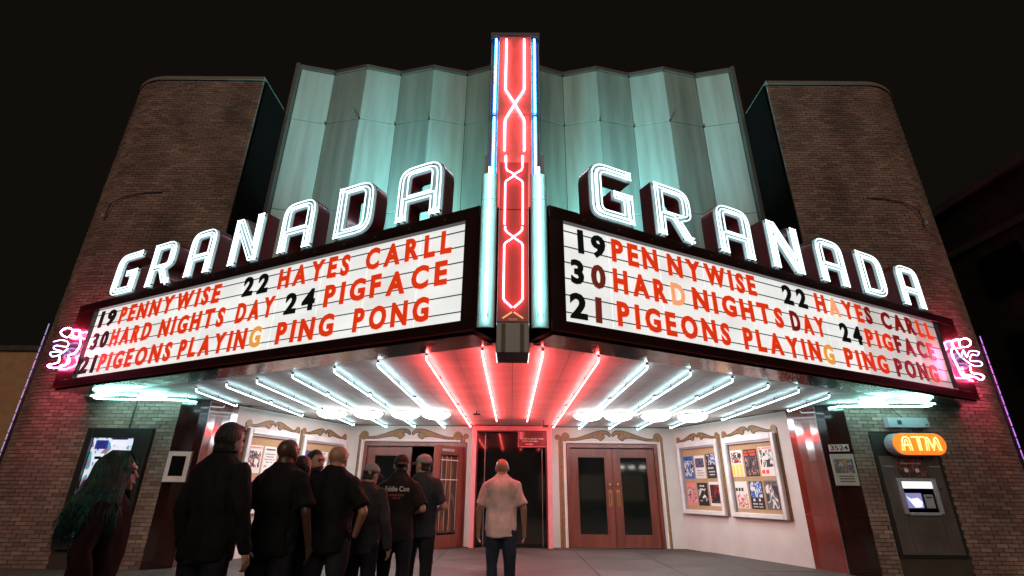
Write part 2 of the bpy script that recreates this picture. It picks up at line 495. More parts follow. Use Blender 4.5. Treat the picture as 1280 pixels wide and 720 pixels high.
# towers -------------------------------------------------
TOPZ = 11.0
BRL, BRH, GAP = 0.203, 0.0677, 0.010
def tower(sg):
    inner = 6.42
    cx, r = 8.9, 1.4
    # core
    pts = [(inner, 9.815), (cx, 9.815)]
    for k in range(1, 13):
        a = R(90 * k / 12)
        pts.append((cx + (r - .015) * math.sin(a), 9.8 + r - (r - .015) * math.cos(a)))
    pts += [(cx + r - .015, 18), (inner, 18)]
    pts = [(sg * x, y) for x, y in pts]
    bm = BM(); prism(bm, pts, -0.1, TOPZ)
    wall = obj('brick_wall', bm, M['mortar'], bld)
    wall['label'] = 'left round-cornered brick tower' if sg < 0 else 'right round-cornered brick tower'
    # coping
    cp = [(sg * (inner - .0), 9.77), (sg * cx, 9.77)]
    for k in range(1, 13):
        a = R(90 * k / 12)
        cp.append((sg * (cx + (r + .03) * math.sin(a)), 9.8 + r - (r + .03) * math.cos(a)))
    cp += [(sg * (cx + r + .03), 18), (sg * inner, 18)]
    bm = BM(); prism(bm, cp, TOPZ + 0.002, TOPZ + 0.10)
    obj('coping', bm, M['cap'], wall)
    # bricks laid along the path
    straight = cx - inner
    arc = math.pi / 2 * r
    side = 1.6
    total = straight + arc + side
    def at(s):
        if s <= straight: return (inner + s, 9.8, 0)
        if s <= straight + arc:
            a = (s - straight) / r
            return (cx + r * math.sin(a), 9.8 + r - r * math.cos(a), a)
        return (cx + r, 9.8 + r + (s - straight - arc), math.pi / 2)
    rows = int((TOPZ - 0.0) / (BRH))
    cols = int(total / BRL)
    holes = []
    if sg > 0: holes = [(6.79 - inner, 8.02 - inner, 0.0, 2.38)]
    else: holes = [(6.79 - inner, 8.03 - inner, 0.0, 2.36)]
    cand = []
    for j in range(rows):
        z = j * BRH
        off = (j % 2) * BRL / 2
        for i in range(-1, cols):
            s0 = max(0.0, i * BRL + off); s1 = i * BRL + off + BRL
            if s1 - s0 < 0.06 or s1 > total: continue
            pieces = [(s0, s1)]
            for h0, h1, za, zb in holes:
                if z + BRH > za and z < zb:
                    np_ = []
                    for a_, b_ in pieces:
                        if b_ <= h0 or a_ >= h1: np_.append((a_, b_))
                        else:
                            if h0 - a_ > .03: np_.append((a_, h0))
                            if b_ - h1 > .03: np_.append((h1, b_))
                    pieces = np_
            for a_, b_ in pieces: cand.append((a_, b_, z, j))
    full = bmesh.new(); box(full, -(BRL - GAP) / 2, (BRL - GAP) / 2, -0.02, 0.006, 0, BRH - GAP)
    bmesh.ops.delete(full, geom=[f for f in full.faces if all(abs(v.co.y + .02) < 1e-5 for v in f.verts)], context='FACES_ONLY')
    bme = bpy.data.meshes.new('brick'); bmesh.ops.recalc_face_normals(full, faces=full.faces); full.to_mesh(bme); full.free(); bme.materials.append(M['brick'])
    stuff = BM()
    n = 0
    cand.sort(key=lambda c: abs(c[2] - 1.8) + 0.12 * c[0])
    for a_, b_, z, j in cand:
        sm = (a_ + b_) / 2
        x, y, ang = at(sm)
        jit = random.uniform(-.004, .004)
        L = (b_ - a_ - GAP) / (BRL - GAP)
        mx = Matrix.Translation((sg * x, y, z)) @ Matrix.Rotation(sg * ang, 4, 'Z') @ Matrix.Translation((0, -jit, 0)) @ Matrix.Diagonal((L, -1 if False else 1, 1, 1))
        mxf = mx @ Matrix.Rotation(math.pi, 4, 'Z')
        if n < 300 and 0.55 < z < 2.93 and ang < 1.2:
            inst('brick', bme, mxf, wall); n += 1
        else:
            vs = [mxf @ v.co for v in bme.vertices]
            vv = [stuff.verts.new(v) for v in vs]
            for p in bme.polygons: stuff.faces.new([vv[k] for k in p.vertices])
    o = obj('brickwork', stuff, M['brick'], wall)
    o['kind'] = 'stuff'
    # dark return between tower and fluted facade, on the tower's inner cheek
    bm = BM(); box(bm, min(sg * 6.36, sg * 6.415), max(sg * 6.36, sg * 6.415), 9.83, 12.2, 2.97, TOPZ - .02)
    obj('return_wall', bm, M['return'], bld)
tower(-1); tower(1)
for sg in (-1, 1):
    bm = BM(); tube(bm, [(sg * 9.25, 9.80, 7.0), (sg * 9.15, 9.74, 7.3), (sg * 8.9, 9.76, 7.5), (sg * 8.5, 9.77, 7.6), (sg * 8.1, 9.78, 7.62)], .012, 5)
    obj('cable', bm, M['black'], bld)
    bm = BM(); box(bm, min(sg * 9.23, sg * 9.28), max(sg * 9.23, sg * 9.28), 9.74, 9.80, 6.94, 7.02); obj('junction_box', bm, M['steel_grey'], bld)

# roof mass behind the facade
bm = BM(); box(bm, -6.41, 6.41, 11.9, 18, 2.97, 12.6); obj('rear_block', bm, M['return'], bld)

# fluted facade
XS = [(0.0, 11.02), (.72, 11.05), (1.41, 11.29), (2.38, 11.05), (3.38, 11.30), (4.33, 11.05), (5.35, 11.30), (6.25, 11.08)]
ZR = [(4.2, 8.0), (8.0, 10.9), (10.9, 12.72)]
for sg in (-1, 1):
    for i in range(len(XS) - 1):
        (x0, y0), (x1, y1) = XS[i], XS[i + 1]
        d = Vector((x1 - x0, y1 - y0)); L = d.length
        m = frame((sg * x0, y0, 0), (sg * d.x, d.y, 0)) if sg > 0 else frame((sg * x1, y1, 0), (d.x, -d.y, 0))
        for za, zb in ZR:
            bm = BM(); box(bm, 0.003, L - 0.003, za + .008, zb - .008, -0.08, 0.0, bevel=0.006)
            obj('facade_panel', bm, M['facade'], bld, mx=m)
        # ridge arris strip with clips
        bm = BM(); box(bm, -0.02, L + .02, ZR[-1][1], ZR[-1][1] + 0.12, -0.12, 0.05)
        obj('parapet_cap', bm, M['facade_trim'], bld, mx=m)
    bm = BM(); box(bm, min(sg * 6.262, sg * 6.355), max(sg * 6.262, sg * 6.355), 10.93, 11.2, 4.2, 12.8)
    obj('edge_trim', bm, M['facade_trim'], bld)
for sg in (-1, 1):
    for x, y in XS[2:-1]:
        for za in (8.0, 10.9):
            bm = BM(); box(bm, sg * x - .02, sg * x + .02, y - .03, y + .01, za - .035, za + .035)
            obj('clip', bm, M['black'], bld)
bm = BM(); box(bm, -6.2, 6.2, 11.42, 11.88, 4.2, 12.6); obj('facade_backing', bm, M['black'], bld)

# entrance walls -----------------------------------------
def wallbox(name, mx, x0, x1, y0, y1, d0, d1, mat, parent=bld, bevel=0.0):
    bm = BM(); box(bm, x0, x1, y0, y1, d0, d1, bevel=bevel)
    return obj(name, bm, mat, parent, mx=mx)
CE = 2.93
# back wall pieces round the openings
for x0, x1, y0, y1 in [(-4.42, -3.98, 0, CE), (-3.98, -1.2, 2.52, CE), (-1.2, -1.06, 0, CE), (1.06, 1.46, 0, CE), (1.46, 3.92, 2.52, CE), (3.92, 4.42, 0, CE)]:
    wallbox('entrance_wall', FB, x0, x1, y0, y1, -0.2, 0, M['plaster'])
bm = BM(); box(bm, -4.6, 4.6, 17.0, 17.1, 0, 3.2); obj('lobby_wall', bm, pbr('lobby_brown', (0.10, 0.035, 0.02), .7), bld)
bm = BM(); box(bm, -4.6, 4.6, 14.2, 17.0, 2.96, 3.05); obj('lobby_ceiling', bm, M['return'], bld)
wallbox('cove_line', FB, -4.42, 4.42, CE + .002, CE + .03, -0.2, 0.02, M['black'])
WR = frame((4.42, 14.0, 0), (1.33, -3.35, 0)); WRL = math.hypot(1.33, 3.35)
WL = frame((-5.75, 10.65, 0), (1.33, 3.35, 0))
wallbox('splay_wall', WR, 0, WRL, 0, CE, -0.15, 0, M['plaster'])
wallbox('splay_wall', WL, 0, WRL, 0, CE, -0.15, 0, M['plaster'])
for mx, a, b in ((WR, 0, WRL), (WL, 0, WRL)):
    wallbox('cove_line', mx, a, b, CE + .002, CE + .03, -0.1, 0.02, M['black'])
for sg in (-1, 1):
    # glossy red curved pilaster face, then dark tile face
    p = [(5.75, 10.65), (5.80, 10.50), (5.87, 10.34), (5.94, 10.20), (6.0, 10.05)]
    q = [(6.0, 10.05), (6.12, 9.95), (6.27, 9.86), (6.43, 9.795)]
    for nm, pth, mt in (('red_pilaster', p, 'red_gloss'), ('dark_pilaster', q, 'dark_gloss')):
        zs = [0, 0.95, 1.9, CE + .03]
        for za, zb in zip(zs, zs[1:]):
            bm = BM()
            pts = [(sg * x, y) for x, y in pth] + [(sg * (x + .25), y + .25) for x, y in reversed(pth)]
            prism(bm, pts, za + .002, zb - .002)
            obj(nm, bm, M[mt], bld)
    bm = BM(); tube(bm, [(sg * 6.0, 10.035, 0), (sg * 6.0, 10.035, CE)], .012, 6); obj('pilaster_bead', bm, M['steel'], bld)

# painted scrollwork -------------------------------------
def acanthus(w, h, flip=False):
    """one leaf scroll from a curl at x=0 to a tip at x=w (outline)"""
    up = [(0.00, .30), (.03, .46), (.09, .52), (.15, .44), (.16, .30), (.12, .18)]
    top = [(.30, .22), (.45, .42), (.60, .68), (.74, .90), (.86, .98), (.95, .90), (1.0, .62), (.985, .46)]
    bot = [(.95, .60), (.90, .68), (.83, .62), (.88, .44), (.86, .26), (.80, .06), (.76, .22), (.66, .32), (.50, .24), (.34, .10), (.18, .03), (.08, .0), (.02, .10)]
    pts = [Vector((x * w, y * h)) for x, y in up + top + bot]
    # smooth
    out = []
    n = len(pts)
    for i in range(n):
        p0, p1, p2, p3 = pts[i - 1], pts[i], pts[(i + 1) % n], pts[(i + 2) % n]
        for t in (0, .33, .66):
            out.append(0.5 * ((2 * p1) + (-p0 + p2) * t + (2 * p0 - 5 * p1 + 4 * p2 - p3) * t * t + (-p0 + 3 * p1 - 3 * p2 + p3) * t ** 3))
    if flip: out = [Vector((w * 1 - p.x, p.y)) for p in out][::-1]
    return out

def scroll(mx, x0, x1, y, h, parent=bld, side=True, ybot=0.0):
    """gold pediment scroll over an opening with bands down its sides"""
    w = (x1 - x0) * 0.49
    for fl in (False, True):
        pts = acanthus(w, h, fl)
        ox = x0 if not fl else x1 - w
        pts = [Vector((p.x + ox, p.y + y)) for p in pts]
        me = curve_mesh([pts], .006, 'scroll')
        me.materials.append(M['gold'])
        inst('scroll', me, mx @ T(0, 0, .0085), parent)
        me = curve_mesh([inset(pts, -0.02)], .004, 'scroll_outline')
        me.materials.append(M['gold_line'])
        inst('scroll_outline', me, mx @ T(0, 0, .0025), parent)
        # curl eye
        bm = BM(); c = (x0 + .09 * w if not fl else x1 - .09 * w, y + .36 * h)
        r = .075 * w + .02
        prism(bm, [(c[0] + r * math.cos(a * .5236), c[1] + r * math.sin(a * .5236)) for a in range(12)], .013, .017)
        obj('curl', bm, M['gold'], parent, mx=mx)
    if side:
        for a, s in ((x0, 1), (x1, -1)):
            wallbox('painted_band', mx, min(a, a + s * .055), max(a, a + s * .055), ybot, y + .12 * h, 0.001, .007, M['gold'], parent)
            wallbox('painted_line', mx, min(a - s * .016, a - s * .002), max(a - s * .016, a - s * .002), ybot, y + .12 * h, 0.001, .006, M['gold_line'], parent)
            wallbox('painted_stripe', mx, min(a + s * .058, a + s * .092), max(a + s * .058, a + s * .092), ybot, y - .0, 0.001, .009, M['white_paint'], parent)
        wallbox('painted_stripe', mx, x0 + .06, x1 - .06, y - .035, y - .005, 0.001, .0095, M['white_paint'], parent)
scroll(FB, 1.33, 4.06, 2.58, .27)
scroll(FB, -4.12, -1.34, 2.58, .27)
for a, s in ((-1.24, 1), (1.24, -1)):   # half curls beside the booth
    bm = BM(); prism(bm, [(a + .075 * math.cos(t * .5236), 2.67 + .075 * math.sin(t * .5236)) for t in range(12)], .002, .01)
    obj('curl', bm, M['gold'], bld, mx=FB)
    wallbox('painted_band', FB, a - .03 + (.045 if s < 0 else -.045), a + .03 + (.045 if s < 0 else -.045), 0, 2.66, 0.001, .007, M['gold'])

# doors ---------------------------------------------------
def door_leaf(mx, x0, x1, label=None, hand=1, glass='glass_dark', y1=2.38, deco=True):
    bm = BM()
    st = .19
    box(bm, x0, x0 + st, 0.01, y1, -.05, 0, bevel=.004)
    box(bm, x1 - st, x1, 0.01, y1, -.05, 0, bevel=.004)
    box(bm, x0 + st, x1 - st, y1 - .2, y1, -.05, 0, bevel=.004)
    box(bm, x0 + st, x1 - st, 0.01, .3, -.05, 0, bevel=.004)
    d = obj('door', bm, M['door'], bld, mx=mx)
    if label: d['label'] = label
    bm = BM(); box(bm, x0 + st - .01, x1 - st + .01, .29, y1 - .19, -.035, -.025); obj('door_glass', bm, M[glass], d, mx=mx)
    bm = BM()
    for a, b, c, e in ((x0 + st, x0 + st + .02, .3, y1 - .2), (x1 - st - .02, x1 - st, .3, y1 - .2)): box(bm, a, b, c, e, -.024, -.008)
    box(bm, x0 + st + .021, x1 - st - .021, y1 - .22, y1 - .201, -.024, -.008)
    obj('glazing_bead', bm, M['door'], d, mx=mx)
    if deco:
        hx = x1 - .1 if hand > 0 else x0 + .1
        bm = BM(); box(bm, hx - .045, hx + .045, .95, 1.36, .002, .02, bevel=.005)
        tube(bm, [(hx, 1.0, .03), (hx, 1.02, .07), (hx, 1.28, .07), (hx, 1.3, .03)], .014, 8)
        obj('door_handle', bm, M['brass'], d, mx=mx)
        bm = BM(); tube(bm, [(hx + hand * .0, 1.49, 0.0), (hx, 1.49, .05)], [.045, .035], 12); obj('lock', bm, M['brass'], d, mx=mx)
    return d
def door_frame(x0, x1):
    for a, b, c, e in ((x0, x0 + .09, 0, 2.50), (x1 - .09, x1, 0, 2.50), (x0 + .09, x1 - .09, 2.40, 2.50)):
        wallbox('door_frame', FB, a, b, c, e, -.1, .03, M['door'], bevel=.004)
    wallbox('threshold', FB, x0, x1, 0.013, .02, -.15, .05, M['brass'])
door_frame(1.47, 3.91)
door_leaf(FB @ T(0, 0, -.03), 1.565, 2.685, hand=1)
door_leaf(FB @ T(0, 0, -.03), 2.695, 3.815, hand=-1)
door_frame(-3.97, -1.21)
door_leaf(FB @ T(0, 0, -.03), -3.87, -2.68, hand=1, deco=False)
# leaf standing open, hinged by the booth
od = frame((-1.92, 13.1, 0), (.62, .75, 0))
door_leaf(od, 0, 1.05, label='red-brown door leaf standing open', hand=-1, glass='glass_dark', deco=False)
# painted panel and bars imitating a reflection in the open leaf's glass
bm = BM(); box(bm, .24, .84, .35, 2.1, -.022, -.019); obj('painted_reflection_panel', bm, print_mat('painted_lobby_reflection', [(.012, .008, .006), (.03, .018, .012), (.12, .05, .02), (.02, .02, .02)], 1.6, 3.1, .3), bld, mx=od)
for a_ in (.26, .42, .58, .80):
    wallbox('painted_reflection_bar', od, a_, a_ + .018, .4, 2.12, -.018, -.015, M['cork'])
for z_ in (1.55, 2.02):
    wallbox('painted_reflection_bar', od, .24, .84, z_, z_ + .02, -.014, -.012, M['white_paint'])
wallbox('door_closer', od, .2, .62, 2.24, 2.30, .01, .05, M['steel'])
for x, z, w, h, mt in ((-1.95, 1.1, .14, .6, 'paper'), (-1.9, 1.75, .2, .05, 'brass')):
    wallbox('lobby_notice', FB, x, x + w, z, z + h, -1.2, -1.18, M[mt])
# ticket booth opening with pink frame
PB = frame((0, 13.7, 0), (1, 0, 0))
booth = empty('ticket_booth', (0, 13.9, 0), 'ticket booth with glossy pink frame around a dark opening, center of the entrance', 'booth')
for a, b, c, e in ((-1.05, -.93, 0, 2.92), (.93, 1.05, 0, 2.92), (-.93, .93, 2.80, 2.92)):
    bm = BM(); box(bm, a, b, c, e, -.3, 0, bevel=.006); obj('booth_frame', bm, M['pink_frame'], booth, mx=PB)
for a, b, c, e in ((-.928, -.90, 0, 2.79), (.90, .928, 0, 2.79), (-.90, .90, 2.765, 2.79)):
    bm = BM(); box(bm, a, b, c, e, -.27, -.02); obj('inner_trim', bm, M['enamel_red'], booth, mx=PB)
bm = BM(); box(bm, -.9, .9, 0.02, 2.765, -.26, -.24); obj('booth_glass', bm, M['glass_dark'], booth, mx=PB)
bm = BM(); box(bm, -.72, -.70, 0.02, 2.765, -.238, -.22); box(bm, .80, .815, .02, 2.765, -.238, -.22); obj('glazing_bar', bm, M['steel'], booth, mx=PB)
bm = BM(); tube(bm, [(-.62, 1.5, -.2), (-.55, 1.5, -.1), (-.48, 1.5, -.1), (-.44, 1.52, -.2)], .02, 8); obj('speak_through', bm, M['steel'], booth, mx=PB)
# red sign in booth
sgn = empty('booth_sign', (.55, 13.6, 2.4), 'small red notice with an arrow hung in the upper right of the booth opening', 'sign')
def sb(name, a, b, c, e, d0, d1, mt): 
    bm = BM(); box(bm, a, b, c, e, d0, d1); return obj(name, bm, mt, sgn, mx=PB)
sb('sign_board', .18, .90, 2.40, 2.79, -.02, 0.0, M['enamel_red'])
sb('sign_border', .165, .178, 2.385, 2.80, -.02, .004, M['pink_frame']); sb('sign_border', .18, .90, 2.385, 2.398, -.02, .004, M['pink_frame'])
sb('sign_print', .20, .30, 2.60, 2.77, .001, .003, M['pink_frame'])
text_obj('lettering', 'Line', M['ink'], PB @ T(.36, 2.66, .003), .46, .11, sgn, .003, .01)
text_obj('lettering', 'HAVE A NICE TIME', M['paper'], PB @ T(.22, 2.575, .003), .62, .035, sgn, .003, .03)
text_obj('lettering', 'WITH US HERE', M['paper'], PB @ T(.27, 2.515, .003), .42, .033, sgn, .003, .03)
ar = [(.36, 2.44), (.50, 2.44), (.48, 2.415), (.585, 2.455), (.48, 2.495), (.50, 2.47), (.36, 2.47)]
bm = BM(); prism(bm, ar, .001, .004); obj('arrow', bm, M['pink_frame'], sgn, mx=PB)

# ------------------------------------------------------------------ poster cases
INK = {'b': (.02, .02, .025), 'w': (.72, .70, .66), 'bl': (.03, .13, .42), 'r': (.5, .03, .02), 'y': (.62, .38, .03), 'p': (.65, .25, .25), 'g': (.12, .12, .12), 'v': (.08, .05, .18), 't': (.1, .3, .35)}
_pm = {}
def poster(mx, x, y, w, h, bg, art, arty, label, texts=(), seed=0):
    o = empty('poster', mx @ Vector((x + w / 2, y, 0)), label, 'poster')
    bm = BM(); box(bm, x, x + w, y, y + h, .001, .004)
    if bg not in _pm: _pm[bg] = pbr('poster_' + bg, INK[bg], .4, var=.05)
    obj('sheet', bm, _pm[bg], o, mx=mx)
    a0, a1 = arty
    bm = BM(); box(bm, x + w * .08, x + w * .92, y + h * a0, y + h * a1, .005, .0065)
    obj('picture', bm, print_mat('poster_art', [INK[c] for c in art], 1.6 + .5 * (seed % 3), seed * 1.3, .8), o, mx=mx)
    for (ty, th, c, tw) in texts:
        bm = BM(); k = max(3, int(tw * w / (th * h) * .9)); pw = tw * w / k
        for q in range(k):
            if random.random() < .12: continue
            box(bm, x + w * (1 - tw) / 2 + q * pw, x + w * (1 - tw) / 2 + (q + .72) * pw, y + h * ty, y + h * (ty + th), .007, .008)
        if bm.verts:
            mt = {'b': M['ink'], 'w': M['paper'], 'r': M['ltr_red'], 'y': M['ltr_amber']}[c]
            obj('print_line', bm, mt, o, mx=mx)
        else: bm.free()
    return o

def case(mx, x0, x1, label):
    """white framed glass poster case, cork backed"""
    c = empty('poster_case', mx @ Vector(((x0 + x1) / 2, 0.5, 0)), label, 'poster case')
    top = 2.52
    w = .09
    for a, b, u, v in ((x0, x0 + w, .82, top), (x1 - w, x1, .82, top), (x0 + w, x1 - w, top - .12, top), (x0 + w, x1 - w, .82, .92)):
        bm = BM(); box(bm, a, b, u, v, .012, .10, bevel=.012); obj('case_frame', bm, M['white_paint'], c, mx=mx)
    for a, b, u, v in ((x0 + w, x0 + w + .03, .92, top - .12), (x1 - w - .03, x1 - w, .92, top - .12), (x0 + w + .03, x1 - w - .03, top - .16, top - .12)):
        bm = BM(); box(bm, a, b, u, v, .012, .07); obj('case_lining', bm, M['steel_grey'], c, mx=mx)
    bm = BM(); box(bm, x0 + .03, x1 - .03, .84, top - .03, .001, .011); obj('cork_backing', bm, M['cork'], c, mx=mx)
    scroll(mx, x0 - .05, x1 + .05, top + .03, .17, c, True, .80)
    return c
PX = .014
case(WR, .12, 1.58, 'white framed glass poster case nearest the double doors on the right splayed wall')
case(WR, 1.78, 3.26, 'white framed glass poster case beside the red pilaster on the right splayed wall')
case(WL, WRL - 3.30, WRL - 1.86, 'white framed glass poster case beside the red pilaster on the left splayed wall')
case(WL, WRL - 1.70, WRL - .16, 'white framed glass poster case nearest the doors on the left splayed wall')
PW = WR @ T(0, 0, .011)
P = poster
P(PW, .26, 1.64, .36, .54, 'bl', ('bl', 'w', 'b'), (.1, .8), 'blue poster with a white figure, top left of case nearest the right doors', [(.86, .06, 'b', .6)], 1)
P(PW, .67, 1.64, .36, .54, 'w', ('b', 'g', 'v'), (.48, .88), 'white poster, dark photo over grey lines, top middle of case nearest the right doors', [(.32, .04, 'b', .6), (.22, .03, 'b', .7), (.12, .03, 'b', .7)], 2)
P(PW, 1.08, 1.64, .35, .56, 'b', ('v', 'bl', 'w', 'b'), (.55, .97), 'black poster with blue band, top right of case nearest the right doors', [(.38, .07, 'w', .7), (.24, .05, 'w', .6), (.12, .05, 'w', .5)], 3)
P(PW, .27, 1.02, .35, .52, 'p', ('p', 'b', 'w', 'p'), (.15, .8), 'pink poster of a face, lower left of case nearest the right doors', [(.86, .06, 'r', .7)], 4)
P(PW, .67, 1.02, .35, .52, 'b', ('b', 'b', 'w'), (.2, .75), 'black poster with small white figure, lower middle of case nearest the right doors', [(.82, .08, 'w', .5)], 5)
P(PW, 1.08, 1.02, .35, .54, 'w', ('b', 'b', 'r', 'b'), (.12, .88), 'white bordered dark red poster, lower right of case nearest the right doors', [], 6)
P(PW, 1.91, 1.66, .35, .57, 'w', ('b', 'w', 'r', 'b'), (.52, .92), 'portraits over yellow square, poster top left of case beside right red pilaster', [(.02, .44, 'y', .98)], 7)
P(PW, 2.31, 1.66, .37, .57, 'b', ('b', 'g', 'b', 'p'), (.05, .7), 'black poster with red heading, top middle of case beside right red pilaster', [(.76, .08, 'r', .85), (.88, .06, 'r', .85)], 8)
P(PW, 2.73, 1.66, .38, .60, 'w', ('w', 'b', 'w', 'g'), (.3, .9), 'white poster of black figures over red bar, top right, beside right red pilaster', [(.08, .13, 'r', .85), (.92, .05, 'r', .9)], 9)
P(PW, 1.92, 1.0, .35, .56, 'w', ('w', 'p', 'r', 'w', 'y'), (.03, .55), 'white poster, black strip over flowers, lower left of case beside right red pilaster', [(.64, .12, 'b', .95)], 10)
P(PW, 2.32, 1.0, .37, .56, 'b', ('w', 'bl', 'bl', 'w'), (.42, .98), 'poster with blue splash above black, lower middle, case beside right red pilaster', [(.28, .09, 'w', .6), (.16, .05, 'w', .7), (.06, .04, 'w', .7)], 11)
P(PW, 2.74, 1.0, .38, .57, 'g', ('g', 'w', 'g', 'b'), (.05, .85), 'grey photographic poster, lower right of case beside right red pilaster', [(.9, .05, 'b', .7)], 12)
PWL = WL @ T(0, 0, .011)
b0 = WRL - 3.30; b1 = WRL - 1.70
P(PWL, b0 + .14, 1.62, .36, .56, 'w', ('w', 'g', 'b', 'p'), (.2, .8), 'pale poster with a brown photo, behind the tall man in the left case', [(.9, .05, 'r', .9)], 13)
P(PWL, b0 + .55, 1.62, .36, .56, 'w', ('w', 'w', 'b'), (.1, .3), 'white list poster with rows of fine print, middle of the far left case', [(.86, .06, 'b', .7), (.7, .03, 'b', .8), (.6, .03, 'b', .6), (.5, .03, 'b', .8), (.4, .03, 'b', .5)], 14)
P(PWL, b0 + .96, 1.62, .36, .56, 'w', ('w', 'b', 'w', 'g'), (.1, .8), 'white poster of a dark-haired face, beside the broad bald man on the left', [(.9, .05, 'r', .9)], 15)
P(PWL, b1 + .15, 1.62, .38, .56, 'v', ('v', 'v', 'w', 'v'), (.1, .9), 'violet poster with a white circle, behind the bearded man on the left', [], 16)
P(PWL, b1 + .58, 1.62, .38, .56, 'w', ('w', 't', 'w', 'p'), (.1, .8), 'pale green poster, in the left case just right of the bearded man', [(.9, .05, 'b', .7)], 17)
P(PWL, b1 + 1.0, 1.62, .36, .56, 'b', ('b', 't', 'w', 'b'), (.2, .8), 'dark teal poster, behind the red-lit bald head on the left', [], 18)
for b in (b0, b1):
    P(PWL, b + .15, 1.0, .38, .52, 'p', ('w', 'r', 'p'), (.2, .8), 'pink poster low in the left wall case ' + ('beside the red pilaster' if b == b0 else 'nearest the doors'), [], 19)
    P(PWL, b + .60, 1.0, .38, .52, 'w', ('w', 'g', 'b'), (.2, .8), 'grey and white poster low in the left wall case ' + ('beside the red pilaster' if b == b0 else 'nearest the doors'), [(.9, .05, 'b', .7)], 20)

# ------------------------------------------------------------------ marquee
mq = empty('marquee', (0, 7, 2.95), 'V-shaped theater marquee with maroon frame, lit white letter boards and metal underside', 'marquee')
ZB0, ZB1, ZF0, ZF1 = 3.11, 4.40, 2.97, 4.565
def marquee_side(mx, sg, board, end, seams):
    X = lambda s: sg * s
    def bb(name, s0, s1, z0, z1, d0, d1, mt, bev=0.0):
        bm = BM(); box(bm, min(X(s0), X(s1)), max(X(s0), X(s1)), z0, z1, d0, d1, bevel=bev)
        return obj(name, bm, mt, mq, mx=mx)
    bb('fascia', -0.20, end, ZB1, ZF1, -0.5, 0.04, M['enamel'], .006)
    bb('fascia', -0.20, end, ZF0, ZB0, -0.5, 0.04, M['enamel'], .006)
    bb('fascia', -0.20, 0.0, ZB0 + .001, ZB1 - .001, -0.5, 0.038, M['enamel'])
    bb('fascia', board, end, ZB0 + .001, ZB1 - .001, -0.5, 0.038, M['enamel'])
    bb('light_box', 0.001, board - .001, ZB0 + .001, ZB1 - .001, -0.48, -0.06, M['black'])
    # chrome strip below the fascia, set back, wavy metal
    bb('chrome_trim', -0.15, end - .05, 2.935, ZF0 - .002, -0.47, 0.0, M['chrome'])
    bb('edge_bead', -0.20, end, ZF0 - .006, ZF0 + .012, .041, .056, M['enamel_red'])
    edges = [0.0] + list(seams) + [board]
    rails = [4.295, 4.085, 3.875, 3.665, 3.455, 3.24]
    zs = [ZB1] + rails + [ZB0]
    for i in range(len(edges) - 1):
        mt = M['board']
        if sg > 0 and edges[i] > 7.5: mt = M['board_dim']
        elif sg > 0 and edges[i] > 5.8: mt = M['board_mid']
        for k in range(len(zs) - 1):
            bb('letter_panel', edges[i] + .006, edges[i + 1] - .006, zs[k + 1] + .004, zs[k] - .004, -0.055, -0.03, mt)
    for z in rails:
        bb('rail', 0, board, z - .005, z + .005, -.029, -.016, M['rail'])
    # rivets / small lamps along the top edge
    for s in [x * .55 + .3 for x in range(int((end - .5) / .55))]:
        bb('stud', s - .008, s + .008, 4.47, 4.486, .041, .05, M['steel'])
marquee_side(ML, -1, 8.03, 8.62, [.70, 1.54, 2.36, 3.19, 4.0, 4.81, 5.63, 6.45, 7.27])
marquee_side(MR, 1, 8.42, 9.10, [.71, 1.55, 2.36, 3.26, 4.09, 4.99, 5.86, 6.72, 7.62])
# side returns to the towers, roof, soffit
def fy(x):
    return (5.364 + .4783 * (-x - .577) if x < 0 else 5.340 + .4994 * (x - .587)) + .52
def by(x):
    x = abs(x)
    if x > 6.43: return 9.79
    if x > 6.0: return 10.03 + (9.79 - 10.03) * (x - 6.0) / .43
    if x > 5.75: return 10.62 + (10.03 - 10.62) * (x - 5.75) / .25
    if x > 4.42: return 13.97 + (10.62 - 13.97) * (x - 4.42) / 1.33
    return 13.97
Lend = LA + LE * 8.62; Rend = RA + RE * 9.10
bm = BM()
prism(bm, [(Lend.x, Lend.y), (-.577 + .18, 5.28), (.587 - .19, 5.25), (Rend.x, Rend.y), (Rend.x - .1, 9.79), (-6.43, 9.79), (-6.43, 11.0), (6.43, 11.0), (6.43, 9.79), (Lend.x + .1, 9.79)][:5] + [(6.36, 9.79), (6.36, 11.0), (-6.36, 11.0), (-6.36, 9.79), (Lend.x + .15, 9.79)], ZF1 - .05, ZF1 - .01)
obj('marquee_roof', bm, M['black'], mq)
for e, sgn_ in ((Lend, -1), (Rend, 1)):
    bm = BM()
    x0 = e.x; 
    prism(bm, [(x0, e.y), (x0 - sgn_ * .06, e.y), (x0 - sgn_ * .06, 9.79), (x0, 9.79)], ZF0 + .002, ZF1 - .002)
    obj('end_return', bm, M['enamel'], mq)
# polished soffit sheets
xs = [-8.3, -7.6, -6.9, -6.43, -6.0, -5.75, -5.1, -4.42, -3.65, -2.92, -2.19, -1.46, -.73, 0, .73, 1.46, 2.19, 2.92, 3.65, 4.42, 5.1, 5.75, 6.0, 6.43, 7.0, 7.8, 8.66]
ysplit = [0, 8.3, 10.9, 20]
for a, b in zip(xs, xs[1:]):
    for k in range(3):
        lo, hi = ysplit[k], ysplit[k + 1]
        p0, p1 = max(fy(a), lo), max(fy(b), lo)
        q0, q1 = min(by(a), hi), min(by(b), hi)
        if q0 - p0 < .02 and q1 - p1 < .02: continue
        q0 = max(q0, p0 + .001); q1 = max(q1, p1 + .001)
        g = .003
        bm = BM(); prism(bm, [(a + g, p0 + g), (b - g, p1 + g), (b - g, q1 - g), (a + g, q0 - g)], 2.95, 2.962)
        obj('soffit_panel', bm, M['soffit'], mq)
bm = BM()
